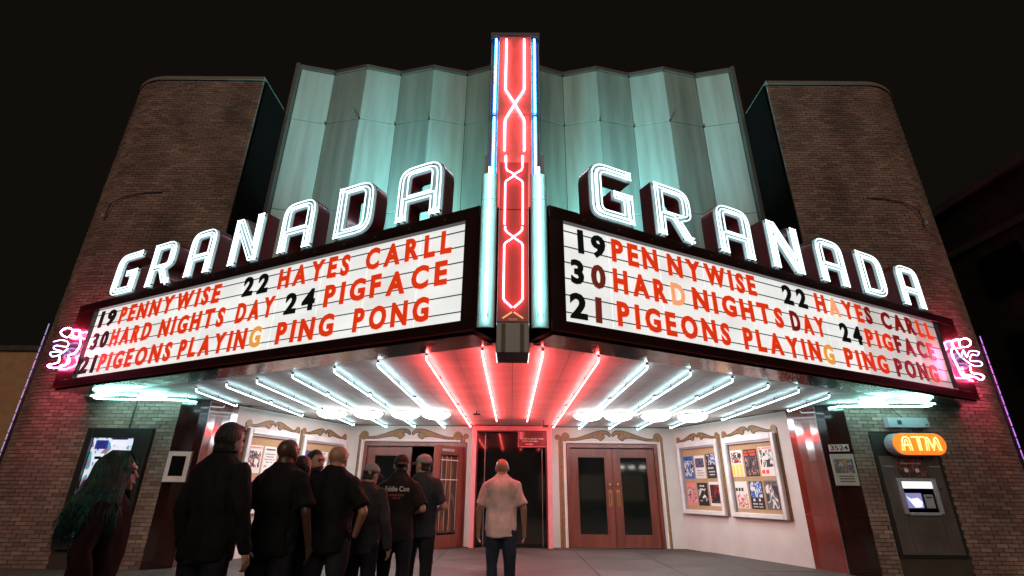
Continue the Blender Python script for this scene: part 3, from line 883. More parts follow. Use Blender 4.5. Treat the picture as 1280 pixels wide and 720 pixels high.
prism(bm, [(Lend.x + .05, Lend.y + .4), (-.2, 5.7), (.2, 5.7), (Rend.x - .05, Rend.y + .3), (8.6, 9.8), (6.4, 9.8), (6.4, 14.1), (-6.4, 14.1), (-6.4, 9.8), (-8.3, 9.8)], 2.966, 3.0)
obj('soffit_backing', bm, M['black'], mq)

# ------------------------------------------------------------------ changeable letters
NUMW = dict(zip('0123456789', 'zero one two three four five six seven eight nine'.split()))
ROWZ = {1: (4.03, 4.35), 2: (3.61, 3.93), 3: (3.18, 3.50)}
LROWS = [(1, '19', 7.85, 7.32), (1, 'PENNYWISE', 7.27, 4.46), (1, '22', 3.97, 3.42), (1, 'HAYES', 3.20, 1.80), (1, 'CARLL', 1.56, .16),
         (2, '30', 7.88, 7.34), (2, 'HARD', 7.33, 6.06), (2, 'NIGHTS', 5.87, 4.22), (2, 'DAY', 3.99, 3.15), (2, '24', 2.97, 2.40), (2, 'PIGFACE', 2.22, .20),
         (3, '21', 8.0, 7.49), (3, 'PIGEONS', 7.47, 5.34), (3, 'PLAYING', 5.24, 3.30), (3, 'PING', 3.03, 1.93), (3, 'PONG', 1.64, .43)]
RROWS = [(1, '19', .24, .65), (1, 'PENNYWISE', .75, 3.45), (1, '22', 4.01, 4.62), (1, 'HAYES', 4.80, 6.43), (1, 'CARLL', 6.60, 8.36),
         (2, '30', .12, .62), (2, 'HARD', .74, 1.98), (2, 'NIGHTS', 2.07, 3.94), (2, 'DAY', 4.07, 5.0), (2, '24', 5.29, 5.90), (2, 'PIGFACE', 5.98, 8.20),
         (3, '21', .09, .53), (3, 'PIGEONS', .77, 2.73), (3, 'PLAYING', 2.95, 5.0), (3, 'PING', 5.24, 6.52), (3, 'PONG', 6.63, 8.09)]
ROWN = {1: 'top', 2: 'middle', 3: 'bottom'}
ORD = ['first', 'second', 'third', 'fourth', 'fifth', 'sixth', 'seventh', 'eighth', 'ninth']
_lm = {}
def letter_mesh(ch, mk):
    if (ch, mk) not in _lm:
        me, w = text_norm(ch, .014, .042)
        me = me.copy(); me.name = 'marquee_letter'; me.materials.clear(); me.materials.append(M[mk])
        _lm[(ch, mk)] = (me, w)
    return _lm[(ch, mk)]
def letters(rows, mx, side):
    for row, word, sa, sb_ in rows:
        digits = word.isdigit()
        if side == 'left':
            if not digits: sb_ += .05
            if word in ('PENNYWISE', 'HARD', 'PIGEONS', 'PLAYING'): sa -= .06
            if digits and sa > 7: sb_ += .04
        else:
            if not digits: sb_ -= .05 if sa < 4 else .12
            elif sa > 4: sb_ -= .05
        z0, z1 = ROWZ[row]; h = z1 - z0
        span = abs(sb_ - sa)
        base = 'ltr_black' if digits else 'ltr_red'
        ws = [letter_mesh(c, base)[1] for c in word]
        ws = [max(w, .2) for w in ws]
        sx = min(1.25 * h, span / (sum(ws) + .33 * (len(word) - 1)))
        tot = sum(ws) * sx
        gap = (span - tot) / (len(word) - 1)
        if side == 'left': x = -sa
        else: x = sa
        gaps = [gap] * (len(word) - 1)
        if word == 'PENNYWISE' and side == 'right':
            gaps = [gap * .86] * 8; gaps[2] = gap * 2.0
        for i, c in enumerate(word):
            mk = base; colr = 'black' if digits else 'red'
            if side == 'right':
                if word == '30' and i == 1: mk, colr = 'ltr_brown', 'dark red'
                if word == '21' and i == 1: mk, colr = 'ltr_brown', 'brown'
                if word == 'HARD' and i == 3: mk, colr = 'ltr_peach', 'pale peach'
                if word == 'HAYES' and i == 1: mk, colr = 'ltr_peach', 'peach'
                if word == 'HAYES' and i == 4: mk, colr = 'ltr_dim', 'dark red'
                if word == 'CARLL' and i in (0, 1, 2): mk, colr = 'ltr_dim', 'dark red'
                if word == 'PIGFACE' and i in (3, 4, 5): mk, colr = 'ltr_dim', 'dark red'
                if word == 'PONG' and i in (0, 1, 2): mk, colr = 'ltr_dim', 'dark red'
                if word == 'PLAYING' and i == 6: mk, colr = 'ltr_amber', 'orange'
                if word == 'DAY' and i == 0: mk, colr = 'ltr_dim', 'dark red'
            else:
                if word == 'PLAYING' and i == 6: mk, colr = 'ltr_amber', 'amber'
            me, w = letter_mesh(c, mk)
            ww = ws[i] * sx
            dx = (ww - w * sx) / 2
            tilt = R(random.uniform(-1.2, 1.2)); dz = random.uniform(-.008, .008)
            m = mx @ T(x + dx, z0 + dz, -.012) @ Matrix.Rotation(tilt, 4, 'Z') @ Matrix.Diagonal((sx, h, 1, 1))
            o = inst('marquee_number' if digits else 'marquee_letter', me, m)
            what = 'numeral' if digits else 'letter'
            same = word.count(c) > 1
            pos = ORD[i] + ' in' if same else 'in'
            tag(o, (f'black {"first" if i == 0 else "second"} numeral {NUMW[c]} of number {NUMW[word[0]]} {NUMW[word[1]]}, {ROWN[row]} row, {side} board'.replace('black', colr) if digits else f'{colr} {what} {c}, {pos} {word}, {ROWN[row]} row of the {side} marquee board'), 'sign letter',
                'changeable characters on the marquee boards')
            x += ww + (gaps[i] if i < len(gaps) else 0)
letters(LROWS, ML, 'left')
letters(RROWS, MR, 'right')

# ------------------------------------------------------------------ GRANADA channel letters
t = .225
GL = {
 'G': ([[(0, 0, .2), (.80, 0, .02), (.80, .57, .02), (.40, .57, .02), (.40, .39), (.80 - t, .39), (.80 - t, .19), (t, .19, .05), (t, .81, .08), (.80, .81, .02), (.80, 1, .02), (0, 1, .3)]], .80),
 'R': ([[(0, 0, .02), (t, 0, .02), (t, .33), (.36, .33), (.58, 0, .02), (.84, 0, .03), (.60, .34), (.82, .42, .12), (.82, 1, .3), (0, 1, .02)], [(t, .50), (.60, .50, .04), (.60, .82, .08), (t, .82)]], .84),
 'A': ([[(0, 0, .02), (t, 0, .02), (t, .32), (.82 - t, .32), (.82 - t, 0, .02), (.82, 0, .02), (.82, 1, .28), (0, 1, .28)], [(t, .49), (.82 - t, .49), (.82 - t, .82, .05), (t, .82, .05)]], .82),
 'N': ([[(0, 0, .02), (.21, 0, .02), (.21, .58), (.60, 0, .02), (.84, 0, .02), (.84, 1, .02), (.63, 1, .02), (.63, .42), (.23, 1, .02), (0, 1, .02)]], .84),
 'D': ([[(0, 0, .02), (.80, 0, .32), (.80, 1, .32), (0, 1, .02)], [(t, .18), (.80 - t, .18, .1), (.80 - t, .82, .1), (t, .82)]], .80),
}
_gl = {}
def glyph(c):
    if c in _gl: return _gl[c]
    sp, w = GL[c]
    outer = fillet(sp[0])
    holes = [fillet(h) for h in sp[1:]]
    body = curve_mesh([outer] + holes, .22, 'letter_body')
    face_o = inset(outer, .012)
    face_h = [inset(h, -.012) for h in holes]
    face = curve_mesh([face_o] + face_h, .006, 'letter_face')
    bm = BM()
    for d in (.034, .098):
        pl = inset(outer, d)
        tube(bm, [(p.x, p.y, .045) for p in pl], .0115, 6, closed=True)
    for h in holes:
        pl = inset(h, -.035)
        tube(bm, [(p.x, p.y, .045) for p in pl], .0115, 6, closed=True)
    bmesh.ops.recalc_face_normals(bm, faces=bm.faces)
    tm = bpy.data.meshes.new('neon_tube'); bm.to_mesh(tm); bm.free()
    # black electrode boots
    bm = BM()
    for k in range(0, len(outer), max(1, len(outer) // 7)):
        p = inset(outer, .067)[min(k, len(outer) - 2)]
        tube(bm, [(p.x, p.y, .004), (p.x, p.y, .05)], .013, 6)
    cm = bpy.data.meshes.new('electrode'); bm.to_mesh(cm); bm.free()
    for me, mt in ((body, 'enamel_red'), (face, 'white_enamel'), (tm, 'n_white'), (cm, 'black')):
        me.materials.clear(); me.materials.append(M[mt])
    _gl[c] = (body, face, tm, cm, w)
    return _gl[c]
H = .86
NAMES = ['G', 'R', 'A', 'N', 'A', 'D', 'A']
LS = [(7.68, 6.94), (6.58, 5.88), (5.50, 4.83), (4.40, 3.73), (3.29, 2.60), (2.18, 1.49), (1.09, .36)]
RS = [(.42, 1.13), (1.50, 2.21), (2.69, 3.44), (3.83, 4.60), (5.02, 5.78), (6.19, 6.95), (7.42, 8.17)]
LBLB = {0: 'letter G with white neon, first of GRANADA', 1: 'letter R with white neon, second of GRANADA', 2: 'first letter A of GRANADA with white neon, between R and N',
        3: 'letter N with white neon, middle of GRANADA', 4: 'second letter A of GRANADA with white neon, between N and D', 5: 'letter D with white neon in GRANADA', 6: 'last letter A of GRANADA with white neon'}
for side, mx, SS in (('left', ML, LS), ('right', MR, RS)):
    for i, (c, (sa, sb_)) in enumerate(zip(NAMES, SS)):
        body, face, tm, cm, w = glyph(c)
        x = -sa if side == 'left' else sa
        wd = abs(sb_ - sa)
        m = mx @ T(x, ZF1 + .015, 0.01) @ Matrix.Diagonal((wd / w, H, 1, 1))
        root = empty('channel_letter', m @ Vector((w / 2, 0, 0)), LBLB[i] + f', atop the {side} marquee', 'sign letter', 'neon channel letters on the marquee')
        inst('letter_body', body, m @ T(0, 0, -.11), root)
        inst('letter_face', face, m @ T(0, 0, .004), root)
        inst('neon_tube', tm, m @ T(0, 0, .01), root)
        inst('electrode', cm, m @ T(0, 0, .006), root)['kind'] = 'stuff'
        bm = BM()
        for q in (.15, .85):
            box(bm, w * q - .015, w * q + .015, -.02, .02, -.2, -.1)
        obj('bracket', bm, M['black'], root, mx=m)

# ------------------------------------------------------------------ blade sign and nose
bl = empty('blade_sign', (0, 10.4, 4.5), 'tall red vertical blade sign with crossing pink neon and blue edge tubes on the facade', 'sign')
UB = frame((0, 9.8, 0), (1, 0, 0))
def ub(name, a, b, c, e, d0, d1, mt, bev=0.0, mx=UB, par=bl):
    bm = BM(); box(bm, a, b, c, e, d0, d1, bevel=bev); return obj(name, bm, mt, par, mx=mx)
BT = 12.9
for za, zb in ((4.6, 7.3), (7.3, 9.98), (9.98, 12.6)):
    ub('blade_face', -.425, .425, za + .004, zb - .004, -.2, 0, M['blade_red_lit'], .004)
    for s in (-1, 1):
        ub('blue_channel', min(s * .428, s * .56), max(s * .428, s * .56), za + .004, zb - .004, -.2, -.06, M['blade_blue'])
ub('blade_body', -.60, .60, 4.6, 12.6, -1.15, -.205, M['blade_border'])
for s in (-1, 1):
    ub('blade_border', min(s * .563, s * .64), max(s * .563, s * .64), 4.6, 12.6, -.3, -.11, M['blade_border'], .004)
    ub('side_box', min(s * .643, s * .72), max(s * .643, s * .72), 7.7, 8.85, -.4, -.14, M['enamel'])
ub('blade_cap', -.66, .66, 12.603, 12.72, -1.18, .03, M['blade_border'], .01)
def loop(pairs, mx, par, r, mat, name='neon_tube', d=.045, sides=8):
    for pts in pairs:
        bm = BM(); tube(bm, [(x, z, d) for x, z in pts], r, sides); obj(name, bm, mat, par, mx=mx, smooth=True)
S = lambda l: [(-x, z) for x, z in l]
up = [(-.235, 12.45), (-.235, 10.74), (-.225, 10.70), (-.012, 10.30)]
mid = [(-.012, 10.24), (-.225, 9.80), (-.235, 9.74), (-.235, 8.85)]
low = [(-.20, 8.70), (-.20, 8.2), (-.235, 7.9), (-.235, 5.2)]
loop([up, S(up), mid, S(mid), low, S(low)], UB, bl, .022, M['n_pinkup'])
for s in (-1, 1):
    loop([[(s * .505, 12.5), (s * .505, 10.05)], [(s * .505, 9.88), (s * .505, 4.9)]], UB, bl, .018, M['n_blue'], d=.0)
    for z in (10.0, 9.93, 11.2, 8.9, 7.8):
        ub('standoff', s * .505 - .02, s * .505 + .02, z - .012, z + .012, -.055, -.03, M['white_enamel'])
    for z in (10.55, 9.95, 8.95, 9.0, 11.6):
        ub('standoff', s * .215 - .012, s * .215 + .012, z - .012, z + .012, .001, .03, M['black'])

NB = frame((0, 5.1, 0), (1, 0, 0))
nose = empty('nose_sign', (0, 5.2, 2.66), 'red box with looping pink neon at the point of the marquee', 'sign')
for za, zb in ((4.42, 5.10), (3.02, 4.42)):
    ub('red_face', -.175, .175, za + .003, zb - .003, -.5, 0, M['blade_red'], .004, NB, nose)
ub('housing', -.178, .178, 2.68, 3.017, -.45, .01, M['enamel'], .006, NB, nose)
for s in (-1, 1):
    ub('housing_stripe', s * .10 - .022, s * .10 + .022, 2.69, 3.0, .011, .016, M['facade_trim'], 0, NB, nose)
ub('maker_plate', -.05, .05, 3.035, 3.065, .001, .006, M['pink_frame'], 0, NB, nose)
n1 = [(-.10, 5.12), (-.10, 4.99), (-.085, 4.95), (-.012, 4.90), (-.012, 4.86), (-.09, 4.80), (-.105, 4.77), (-.105, 4.20)]
n2 = [(-.098, 4.17), (-.098, 4.13), (-.07, 4.09), (-.012, 4.045), (-.012, 4.02), (-.09, 3.96), (-.105, 3.93), (-.105, 3.28), (-.09, 3.25), (-.012, 3.175)]
loop([n1, S(n1), n2, S(n2)], NB, nose, .0115, M['n_pink'], d=.04)
n3 = [(-.012, 3.13), (-.11, 3.06)]
loop([n3, S(n3)], NB, nose, .010, M['ltr_peach'], d=.01, name='dark_tube')
for s in (-1, 1):
    lm = empty('light_column', (s * .30, 5.2, 2.98), 'turquoise trough with one vertical lit tube, ' + ('left' if s < 0 else 'right') + ' of the red nose sign', 'lamp', 'turquoise light columns flanking the nose')
    pts = [(s * .30 + .098 * math.cos(R(a)), 5.20 - .045 * math.sin(R(a))) for a in range(0, 181, 15)]
    for za, zb in ((2.985, 4.60), (4.61, 4.97)):
        bm = BM(); prism(bm, pts, za, zb); obj('trough', bm, M['teal_metal'], lm, smooth=False)
    bm = BM(); tube(bm, [(s * .30, 5.10, 3.03), (s * .30, 5.10, 5.02)], .0125, 8); obj('lit_tube', bm, M['n_turq'], lm, smooth=True)
    bm = BM(); tube(bm, [(s * .30, 5.13, 3.12), (s * .30, 5.10, 3.12)], .022, 10); obj('tube_socket', bm, M['black'], lm)

# unseen floodlights added on the marquee roof to wash the facade turquoise
for sg, side in ((-1, 'left'), (1, 'right')):
    for nm, lx, ly, tx, tz, en, sz in (('innermost', .95, 9.95, 2.3, 12.7, 800, 70), ('middle', 1.15, 9.8, 4.0, 12.7, 1700, 64), ('outermost', 1.2, 9.62, 5.5, 11.6, 2700, 62)):
        loc = Vector((sg * lx, ly, 4.75)); tgt = Vector((sg * tx, 11.15, tz))
        fr = empty('floodlight', loc, f'added unseen floodlight on the marquee roof, {nm} of three on the {side}', 'lamp', 'added floodlights on the marquee roof')
        q = (tgt - loc).to_track_quat('-Z', 'Y').to_matrix().to_4x4()
        bm = BM(); box(bm, -.10, .10, -.07, .07, .01, .12, bevel=.02); obj('lamp_housing', bm, M['black'], fr, mx=Matrix.Translation(loc) @ q)
        bm = BM(); tube(bm, [loc + Vector((0, 0, -.02)), loc + Vector((0, 0, -.2))], .015, 8); obj('stem', bm, M['black'], fr)
        ld = bpy.data.lights.new('added_flood_beam', 'SPOT'); ld.energy = en; ld.color = (.26, .93, .95) if nm != 'outermost' else (.32, .84, 1.0); ld.spot_size = R(sz); ld.spot_blend = 1.0; ld.shadow_soft_size = .1
        lo = bpy.data.objects.new('added_flood_beam', ld); lo.matrix_basis = Matrix.Translation(loc + (tgt - loc).normalized() * .05) @ q
        link(lo, fr)

# ------------------------------------------------------------------ neon under the soffit
def stube(x0, y0, x1, y1, mat, label, splits=(), hook=True, z=2.872, x_end=None, group='neon tubes running back under the marquee soffit'):
    root = empty('soffit_neon', ((x0 + x1) / 2, (y0 + y1) / 2, z), label, 'neon tube', group)
    a, b = Vector((x0, y0, z)), Vector((x1, y1, z))
    cuts = [0.0] + list(splits) + [1.0]
    for i in range(len(cuts) - 1):
        p = a.lerp(b, cuts[i] + (0.006 if i else 0)); q = a.lerp(b, cuts[i + 1] - (0.006 if i < len(cuts) - 2 else 0))
        d = (q - p).normalized()
        pts = [p + Vector((0, 0, .05)), p + d * .01 + Vector((0, 0, .012)), p + d * .035, q - d * .035, q - d * .01 + Vector((0, 0, .012)), q + Vector((0, 0, .05))]
        bm = BM(); tube(bm, pts, .009, 8); obj('glass_tube', bm, mat, root, smooth=True)
        bm = BM()
        for pp in (p, q): tube(bm, [pp + Vector((0, 0, .045)), pp + Vector((0, 0, .077))], .016, 8)
        n = max(2, int((q - p).length / 1.1))
        for k in range(1, n):
            c = p.lerp(q, k / n)
            tube(bm, [c + Vector((.0, 0, .012)), c + Vector((.0, 0, .076))], .006, 6)
            box(bm, c.x - .018, c.x + .018, c.y - .006, c.y + .006, c.z + .010, c.z + .02)
        obj('tube_support', bm, M['black'], root)['kind'] = 'stuff'
TL = [(.37, 5.92, 12.4, 'n_red', (.86,)), (1.10, 6.2, 13.64, 'n_red', (.55, .8)), (1.82, 6.6, 13.9, 'n_cool', (.38, .8)), (2.54, 7.0, 13.8, 'n_cool', (.3, .66)),
      (3.30, 7.4, 13.9, 'n_cool', (.25, .6)), (4.05, 7.85, 13.5, 'n_cool', (.55,)), (4.72, 8.2, 11.8, 'n_cool', (.5,)), (5.48, 8.64, 10.35, 'n_cool', ())]
WORDS = ['first', 'second', 'third', 'fourth', 'fifth', 'sixth', 'seventh', 'eighth']
for sg, side in ((-1, 'left'), (1, 'right')):
    for i, (x, y0, y1, mt, sp) in enumerate(TL):
        xx = sg * x
        stube(xx, y0, xx * 1.03 if i > 2 else xx, y1, M[mt], ('red' if mt == 'n_red' else 'white') + f' neon tube under the soffit, {WORDS[i]} to the {side} of center', sp)
# looped tubes over the tower walls
for sg, side in ((-1, 'left'), (1, 'right')):
    root = empty('soffit_neon_loop', (sg * 7.1, 9.5, 2.87), f'bent pale turquoise neon over the {side} brick wall', 'neon tube', 'bent neon tubes over the tower walls')
    xa, xb = (7.85, 6.25)
    z = 2.872
    L1 = [(xa - .35, 9.16, z), (xa - .02, 9.40, z), (xa, 9.47, z), (xa - .04, 9.53, z), (xa - .12, 9.54, z), (xb, 9.60, z), (xb - .05, 9.57, z - .0)]
    L2 = [(xa - .75, 9.12, z + .01), (xa - .3, 9.22, z + .01), (xa - .05, 9.34, z + .01)]
    L3 = [(xa - .9, 9.30, z), (xb + .35, 9.52, z), (xb + .02, 9.66, z), (xb - .12, 9.78, z - .01)]
    L4 = [(xb + .1, 9.2, z), (xa - .5, 9.0, z), (xa - .1, 9.22, z)]
    for l in (L1, L2, L3, L4):
        bm = BM(); tube(bm, [(sg * x, y, zz) for x, y, zz in l], .0125, 8); obj('glass_tube', bm, M['n_loop'], root, smooth=True)
    bm = BM()
    for l in (L1, L3, L4):
        for x, y, zz in l[::3]: tube(bm, [(sg * x, y, zz + .012), (sg * x, y, 2.948)], .006, 6)
    obj('tube_support', bm, M['black'], root)['kind'] = 'stuff'
# ceiling dome lamps
for sg, side in ((-1, 'left'), (1, 'right')):
    for i, x in enumerate((1.73, 2.42, 3.27, 4.10)):
        y = 11.55
        r = empty('dome_lamp', (sg * x, y, 2.95), f'bright white dome lamp in the soffit, {WORDS[i]} from the center on the {side}', 'lamp', 'dome lamps in the soffit')
        bm = BM(); tube(bm, [(sg * x, y, 2.948), (sg * x, y, 2.925)], [.35, .34], 24); obj('lamp_rim', bm, M['steel'], r)
        bm = BM()
        bmesh.ops.create_uvsphere(bm, u_segments=20, v_segments=10, radius=1, matrix=T(sg * x, y, 2.924) @ Matrix.Diagonal((.32, .32, .12, 1)))
        bmesh.ops.delete(bm, geom=[v for v in bm.verts if v.co.z > 2.926], context='VERTS')
        obj('lamp_glass', bm, M['dome'], r, smooth=True)
# security camera / hook on the soffit
sc_ = empty('security_camera', (.78, 12.6, 2.9), 'small dark camera hanging from the soffit just right of the booth', 'camera')
bm = BM(); tube(bm, [(.78, 12.6, 2.949), (.78, 12.6, 2.80)], .012, 8); obj('stem', bm, M['black'], sc_)
bm = BM(); box(bm, .76, .90, 12.57, 12.63, 2.77, 2.82, bevel=.01); obj('housing', bm, M['black'], sc_)
sc_ = empty('security_camera', (-.78, 11.2, 2.9), 'small dark bracket hanging from the red-lit soffit left of the booth', 'camera')
bm = BM(); tube(bm, [(-.78, 11.2, 2.949), (-.78, 11.2, 2.88)], .012, 8); obj('stem', bm, M['black'], sc_)
bm = BM(); box(bm, -.86, -.70, 11.17, 11.23, 2.86, 2.89, bevel=.01); obj('housing', bm, M['black'], sc_)

# ------------------------------------------------------------------ neon script at the marquee ends
def smooth_path(pts, n=3):
    out = []
    N = len(pts)
    for i in range(N - 1):
        p0 = Vector(pts[max(0, i - 1)]); p1 = Vector(pts[i]); p2 = Vector(pts[i + 1]); p3 = Vector(pts[min(N - 1, i + 2)])
        for k in range(n):
            t_ = k / n
            out.append(0.5 * ((2 * p1) + (-p0 + p2) * t_ + (2 * p0 - 5 * p1 + 4 * p2 - p3) * t_ * t_ + (-p0 + 3 * p1 - 3 * p2 + p3) * t_ ** 3))
    out.append(Vector(pts[-1]))
    return out
SCR = {'right': (MR, 1, [[(8.94, 4.1), (9.23, 4.17), (9.36, 4.11), (9.19, 4.0), (8.88, 3.95)], [(8.87, 3.99), (8.88, 4.1), (8.61, 4.02), (8.62, 3.9), (8.49, 3.86), (8.45, 3.74), (8.47, 3.64), (8.51, 3.54), (8.54, 3.41), (8.62, 3.35), (9.01, 3.39), (9.23, 3.35), (9.41, 3.43), (9.26, 3.47), (8.98, 3.46), (8.99, 3.6)]],
        [[(8.53, 3.84), (8.64, 3.72), (8.81, 3.87), (8.86, 3.74), (9.05, 3.88), (9.41, 3.91), (9.29, 3.82), (9.1, 3.82), (8.94, 3.68), (9.33, 3.71), (9.35, 3.64), (9.02, 3.59), (8.69, 3.69)]]),
       'left': (ML, -1, [[(8.4, 3.97), (8.55, 3.91), (8.79, 3.99), (8.87, 4.07), (8.68, 4.11), (8.48, 4.05), (8.36, 3.92), (8.14, 3.87), (8.18, 4.0), (8.37, 4.01)], [(8.05, 3.82), (7.99, 3.68), (8.07, 3.56), (8.27, 3.53), (8.17, 3.44), (8.22, 3.37), (8.53, 3.33), (8.84, 3.37), (8.89, 3.42), (8.7, 3.42), (8.55, 3.44), (8.58, 3.55)]],
        [[(8.88, 3.85), (8.6, 3.85), (8.34, 3.78), (8.32, 3.69), (8.73, 3.76), (8.77, 3.7), (8.42, 3.61), (8.84, 3.64), (8.73, 3.55), (8.47, 3.56), (8.26, 3.65)]])}
for side, (mx, sg, pk, bu) in SCR.items():
    end = 8.62 if sg < 0 else 9.10
    r = empty('neon_script', mx @ Vector((sg * (end - .1), 3.4, .1)), f'curling pink and blue neon script wrapping the {side} end of the marquee', 'neon sign', 'neon scripts at the marquee ends')
    for l, mt, d in [(x, 'n_script', .10) for x in pk] + [(x, 'n_script_b', .15) for x in bu]:
        bm = BM(); pts = smooth_path([(sg * s, z, d) for s, z in l]); tube(bm, pts, .009, 6); obj('glass_tube', bm, M[mt], r, mx=mx, smooth=True)
    bm = BM()
    for s_, z_ in ((end - .3, 3.9), (end - .25, 3.5), (end - .35, 3.65)):
        tube(bm, [(sg * s_, z_, .042), (sg * s_, z_, .10)], .008, 6)
    obj('standoff', bm, M['black'], r, mx=mx)

# added glowing strips imitating coloured light along each tower's outer curve
for sg, side, mt, top in ((-1, 'left', 'n_bluedim', 4.35), (1, 'right', 'n_purple', 4.3)):
    r = empty('added_glow_strip', (sg * 9.98, 10.16, 0), f'added segmented {"blue" if sg < 0 else "purple"} strip imitating light on the outer curve of the {side} tower', 'lamp')
    n = Vector((sg * .718, -.696, 0)); c = Vector((sg * 8.9, 11.2, 0)) + n * 1.47
    tdir = Vector((sg * .696, .718, 0))
    c += tdir * .05
    mx_ = frame(c, (tdir if sg > 0 else -tdir))
    z = 0.3
    while z < top:
        h = .21 if sg > 0 else random.uniform(.12, .3)
        w = .035 if sg > 0 else random.uniform(.02, .04)
        bm = BM(); box(bm, -w, w, z, z + h - .03, -.01, .01); obj('glow_segment', bm, M[mt], r, mx=mx_)
        z += h
    bm = BM(); box(bm, -.012, .012, .2, top, -.06, -.012); obj('strip_rail', bm, M['black'], r, mx=mx_)

# ------------------------------------------------------------------ tower wall fittings
# left: dark display case with lit prints
dc = empty('display_case', (-7.4, 9.75, 0), 'tall black display case with a glowing collage inside, set in the left brick wall', 'display case')
def tb(name, a, b, c, e, d0, d1, mt, par, bev=0.0, mx=FT):
    bm = BM(); box(bm, a, b, c, e, d0, d1, bevel=bev); return obj(name, bm, mt, par, mx=mx)
tb('case_frame', -8.02, -7.90, .3, 2.355, -.05, .09, M['black'], dc, .006)
tb('case_frame', -7.10, -6.80, .3, 2.355, -.05, .09, M['black'], dc, .006)
tb('case_frame', -7.90, -7.10, 2.18, 2.355, -.05, .09, M['black'], dc, .006)
tb('case_frame', -7.90, -7.10, .3, .5, -.05, .09, M['black'], dc, .006)
def emis_print(name, cols, scale, s):
    m = print_mat(name, cols, scale, 4.2, .8)
    nt = m.node_tree; p = nt.nodes["Principled BSDF"]
    rp = [n for n in nt.nodes if n.type == 'VALTORGB'][0]
    nt.links.new(rp.outputs[0], p.inputs['Emission Color']); p.inputs['Emission Strength'].default_value = s
    return m
dm = emis_print('lit_collage', [(.02, .02, .05), (.25, .2, .5), (.85, .85, 1.0), (.9, .9, .95), (.1, .4, .5), (.5, .15, .2), (.03, .03, .04)], 3.4, 1.1)
tb('lit_collage', -7.90, -7.10, .5, 2.18, .008, .016, dm, dc)
for a, b, c, e, mt in ((-7.84, -7.6, 1.98, 2.14, 'screen'), (-7.54, -7.15, 2.05, 2.15, 'screen_w'), (-7.5, -7.2, 1.9, 1.98, 'screen_w'), (-7.82, -7.62, 1.75, 1.9, 'screen_w')):
    tb('collage_print', a, b, c, e, .017, .021, M[mt], dc)
for a, b, c, e in ((-7.80, -7.64, 2.01, 2.02), (-7.80, -7.64, 2.05, 2.06), (-7.80, -7.64, 2.09, 2.10), (-7.78, -7.66, 1.8, 1.85)):
    tb('collage_print', a, b, c, e, .022, .024, M['ink'], dc)
tb('case_glass', -7.898, -7.102, .502, 2.178, .06, .064, pbr('case_glass_tint', (.9, .9, .9), .03), dc)
gm = M_g = bpy.data.materials['case_glass_tint']; gm.node_tree.nodes["Principled BSDF"].inputs['Transmission Weight'].default_value = 1.0
cnd = tb('conduit', -7.30, -7.285, 2.36, 2.93, .008, .025, M['black'], dc)
# small framed notice on left dark pilaster
nt_ = empty('framed_notice', (-6.2, 9.8, 1.4), 'white-bordered notice with a dark center on the left dark pilaster', 'notice')
NP = frame((-6.42, 9.76, 0), (.42, .22, 0))
PWd = .44
def nb(name, a, b, c, e, d0, d1, mt): 
    bm = BM(); box(bm, a, b, c, e, d0, d1); return obj(name, bm, mt, nt_, mx=NP)
NP = frame((-6.40, 9.70, 0), (.40, .14, 0))
nb('paper_border', .03, .40, 1.42, 1.95, 0, .01, M['paper']); nb('dark_picture', .10, .33, 1.52, 1.87, .011, .014, M['glass_dark'])
nb('backing', .02, .41, 1.41, 1.96, -.08, -.001, M['black'])
# right pilaster: house number and notice
NR = frame((5.98, 9.90, 0), (.42, -.16, 0))
hn = empty('house_number', NR @ Vector((.2, 2.06, 0)), 'white number plate reading 3524 on the right dark pilaster', 'number plate')
bm = BM(); box(bm, .06, .38, 2.07, 2.19, -.05, .01); obj('plate', bm, M['paper'], hn, mx=NR)
text_obj('lettering', '3524', M['ink'], NR @ T(.075, 2.085, .012), .29, .09, hn, .004, .02)
pn = empty('framed_notice', NR @ Vector((.2, 1.45, 0)), 'pale notice with a colored picture and small print below the 3524 number plate', 'notice')
bm = BM(); box(bm, .05, .42, 1.47, 2.02, -.06, .008); obj('paper_border', bm, pbr('pale_green_paper', (.36, .42, .38), .4), pn, mx=NR)
bm = BM(); box(bm, .08, .39, 1.68, 1.93, .009, .012); obj('colored_picture', bm, print_mat('notice_art', [(.05, .12, .08), (.4, .25, .05), (.08, .08, .12), (.05, .1, .3), (.3, .35, .3)], 2.2, 2.0, .6), pn, mx=NR)
for z in (1.62, 1.575, 1.53):
    bm = BM(); box(bm, .12, .36, z, z + .018, .009, .011); obj('print_line', bm, M['ink'], pn, mx=NR)

# right: ATM
atm = empty('cash_machine', (7.4, 9.8, 0), 'cash machine with a brushed metal front and lit screen set in the right brick wall', 'cash machine')
tb('surround', 6.80, 8.01, .3, 2.375, -.1, .012, M['black'], atm)
mtl = M['steel']
for a, b, c, e in ((6.86, 7.10, .35, 1.99), (7.72, 7.96, .35, 1.99), (7.10, 7.72, 1.60, 1.99), (7.10, 7.72, .35, 1.02)):
    tb('metal_panel', a + .002, b - .002, c, e, .013, .03, mtl, atm, .003)
tb('header_plate', 7.15, 7.68, 1.63, 1.965, .031, .036, print_mat('atm_plate', [(.05, .02, .02), (.14, .05, .05), (.25, .14, .14), (.05, .03, .03)], 4, 1.0), atm)
tb('plate_print', 7.22, 7.6, 1.85, 1.87, .037, .039, M['pink_frame'], atm)
for x in (7.30, 7.5): 
    bm = BM(); prism(bm, [(x + .04 * math.cos(a * .7854), 1.74 + .04 * math.sin(a * .7854)) for a in range(8)], .037, .04); obj('plate_print', bm, M['paper'], atm, mx=FT)
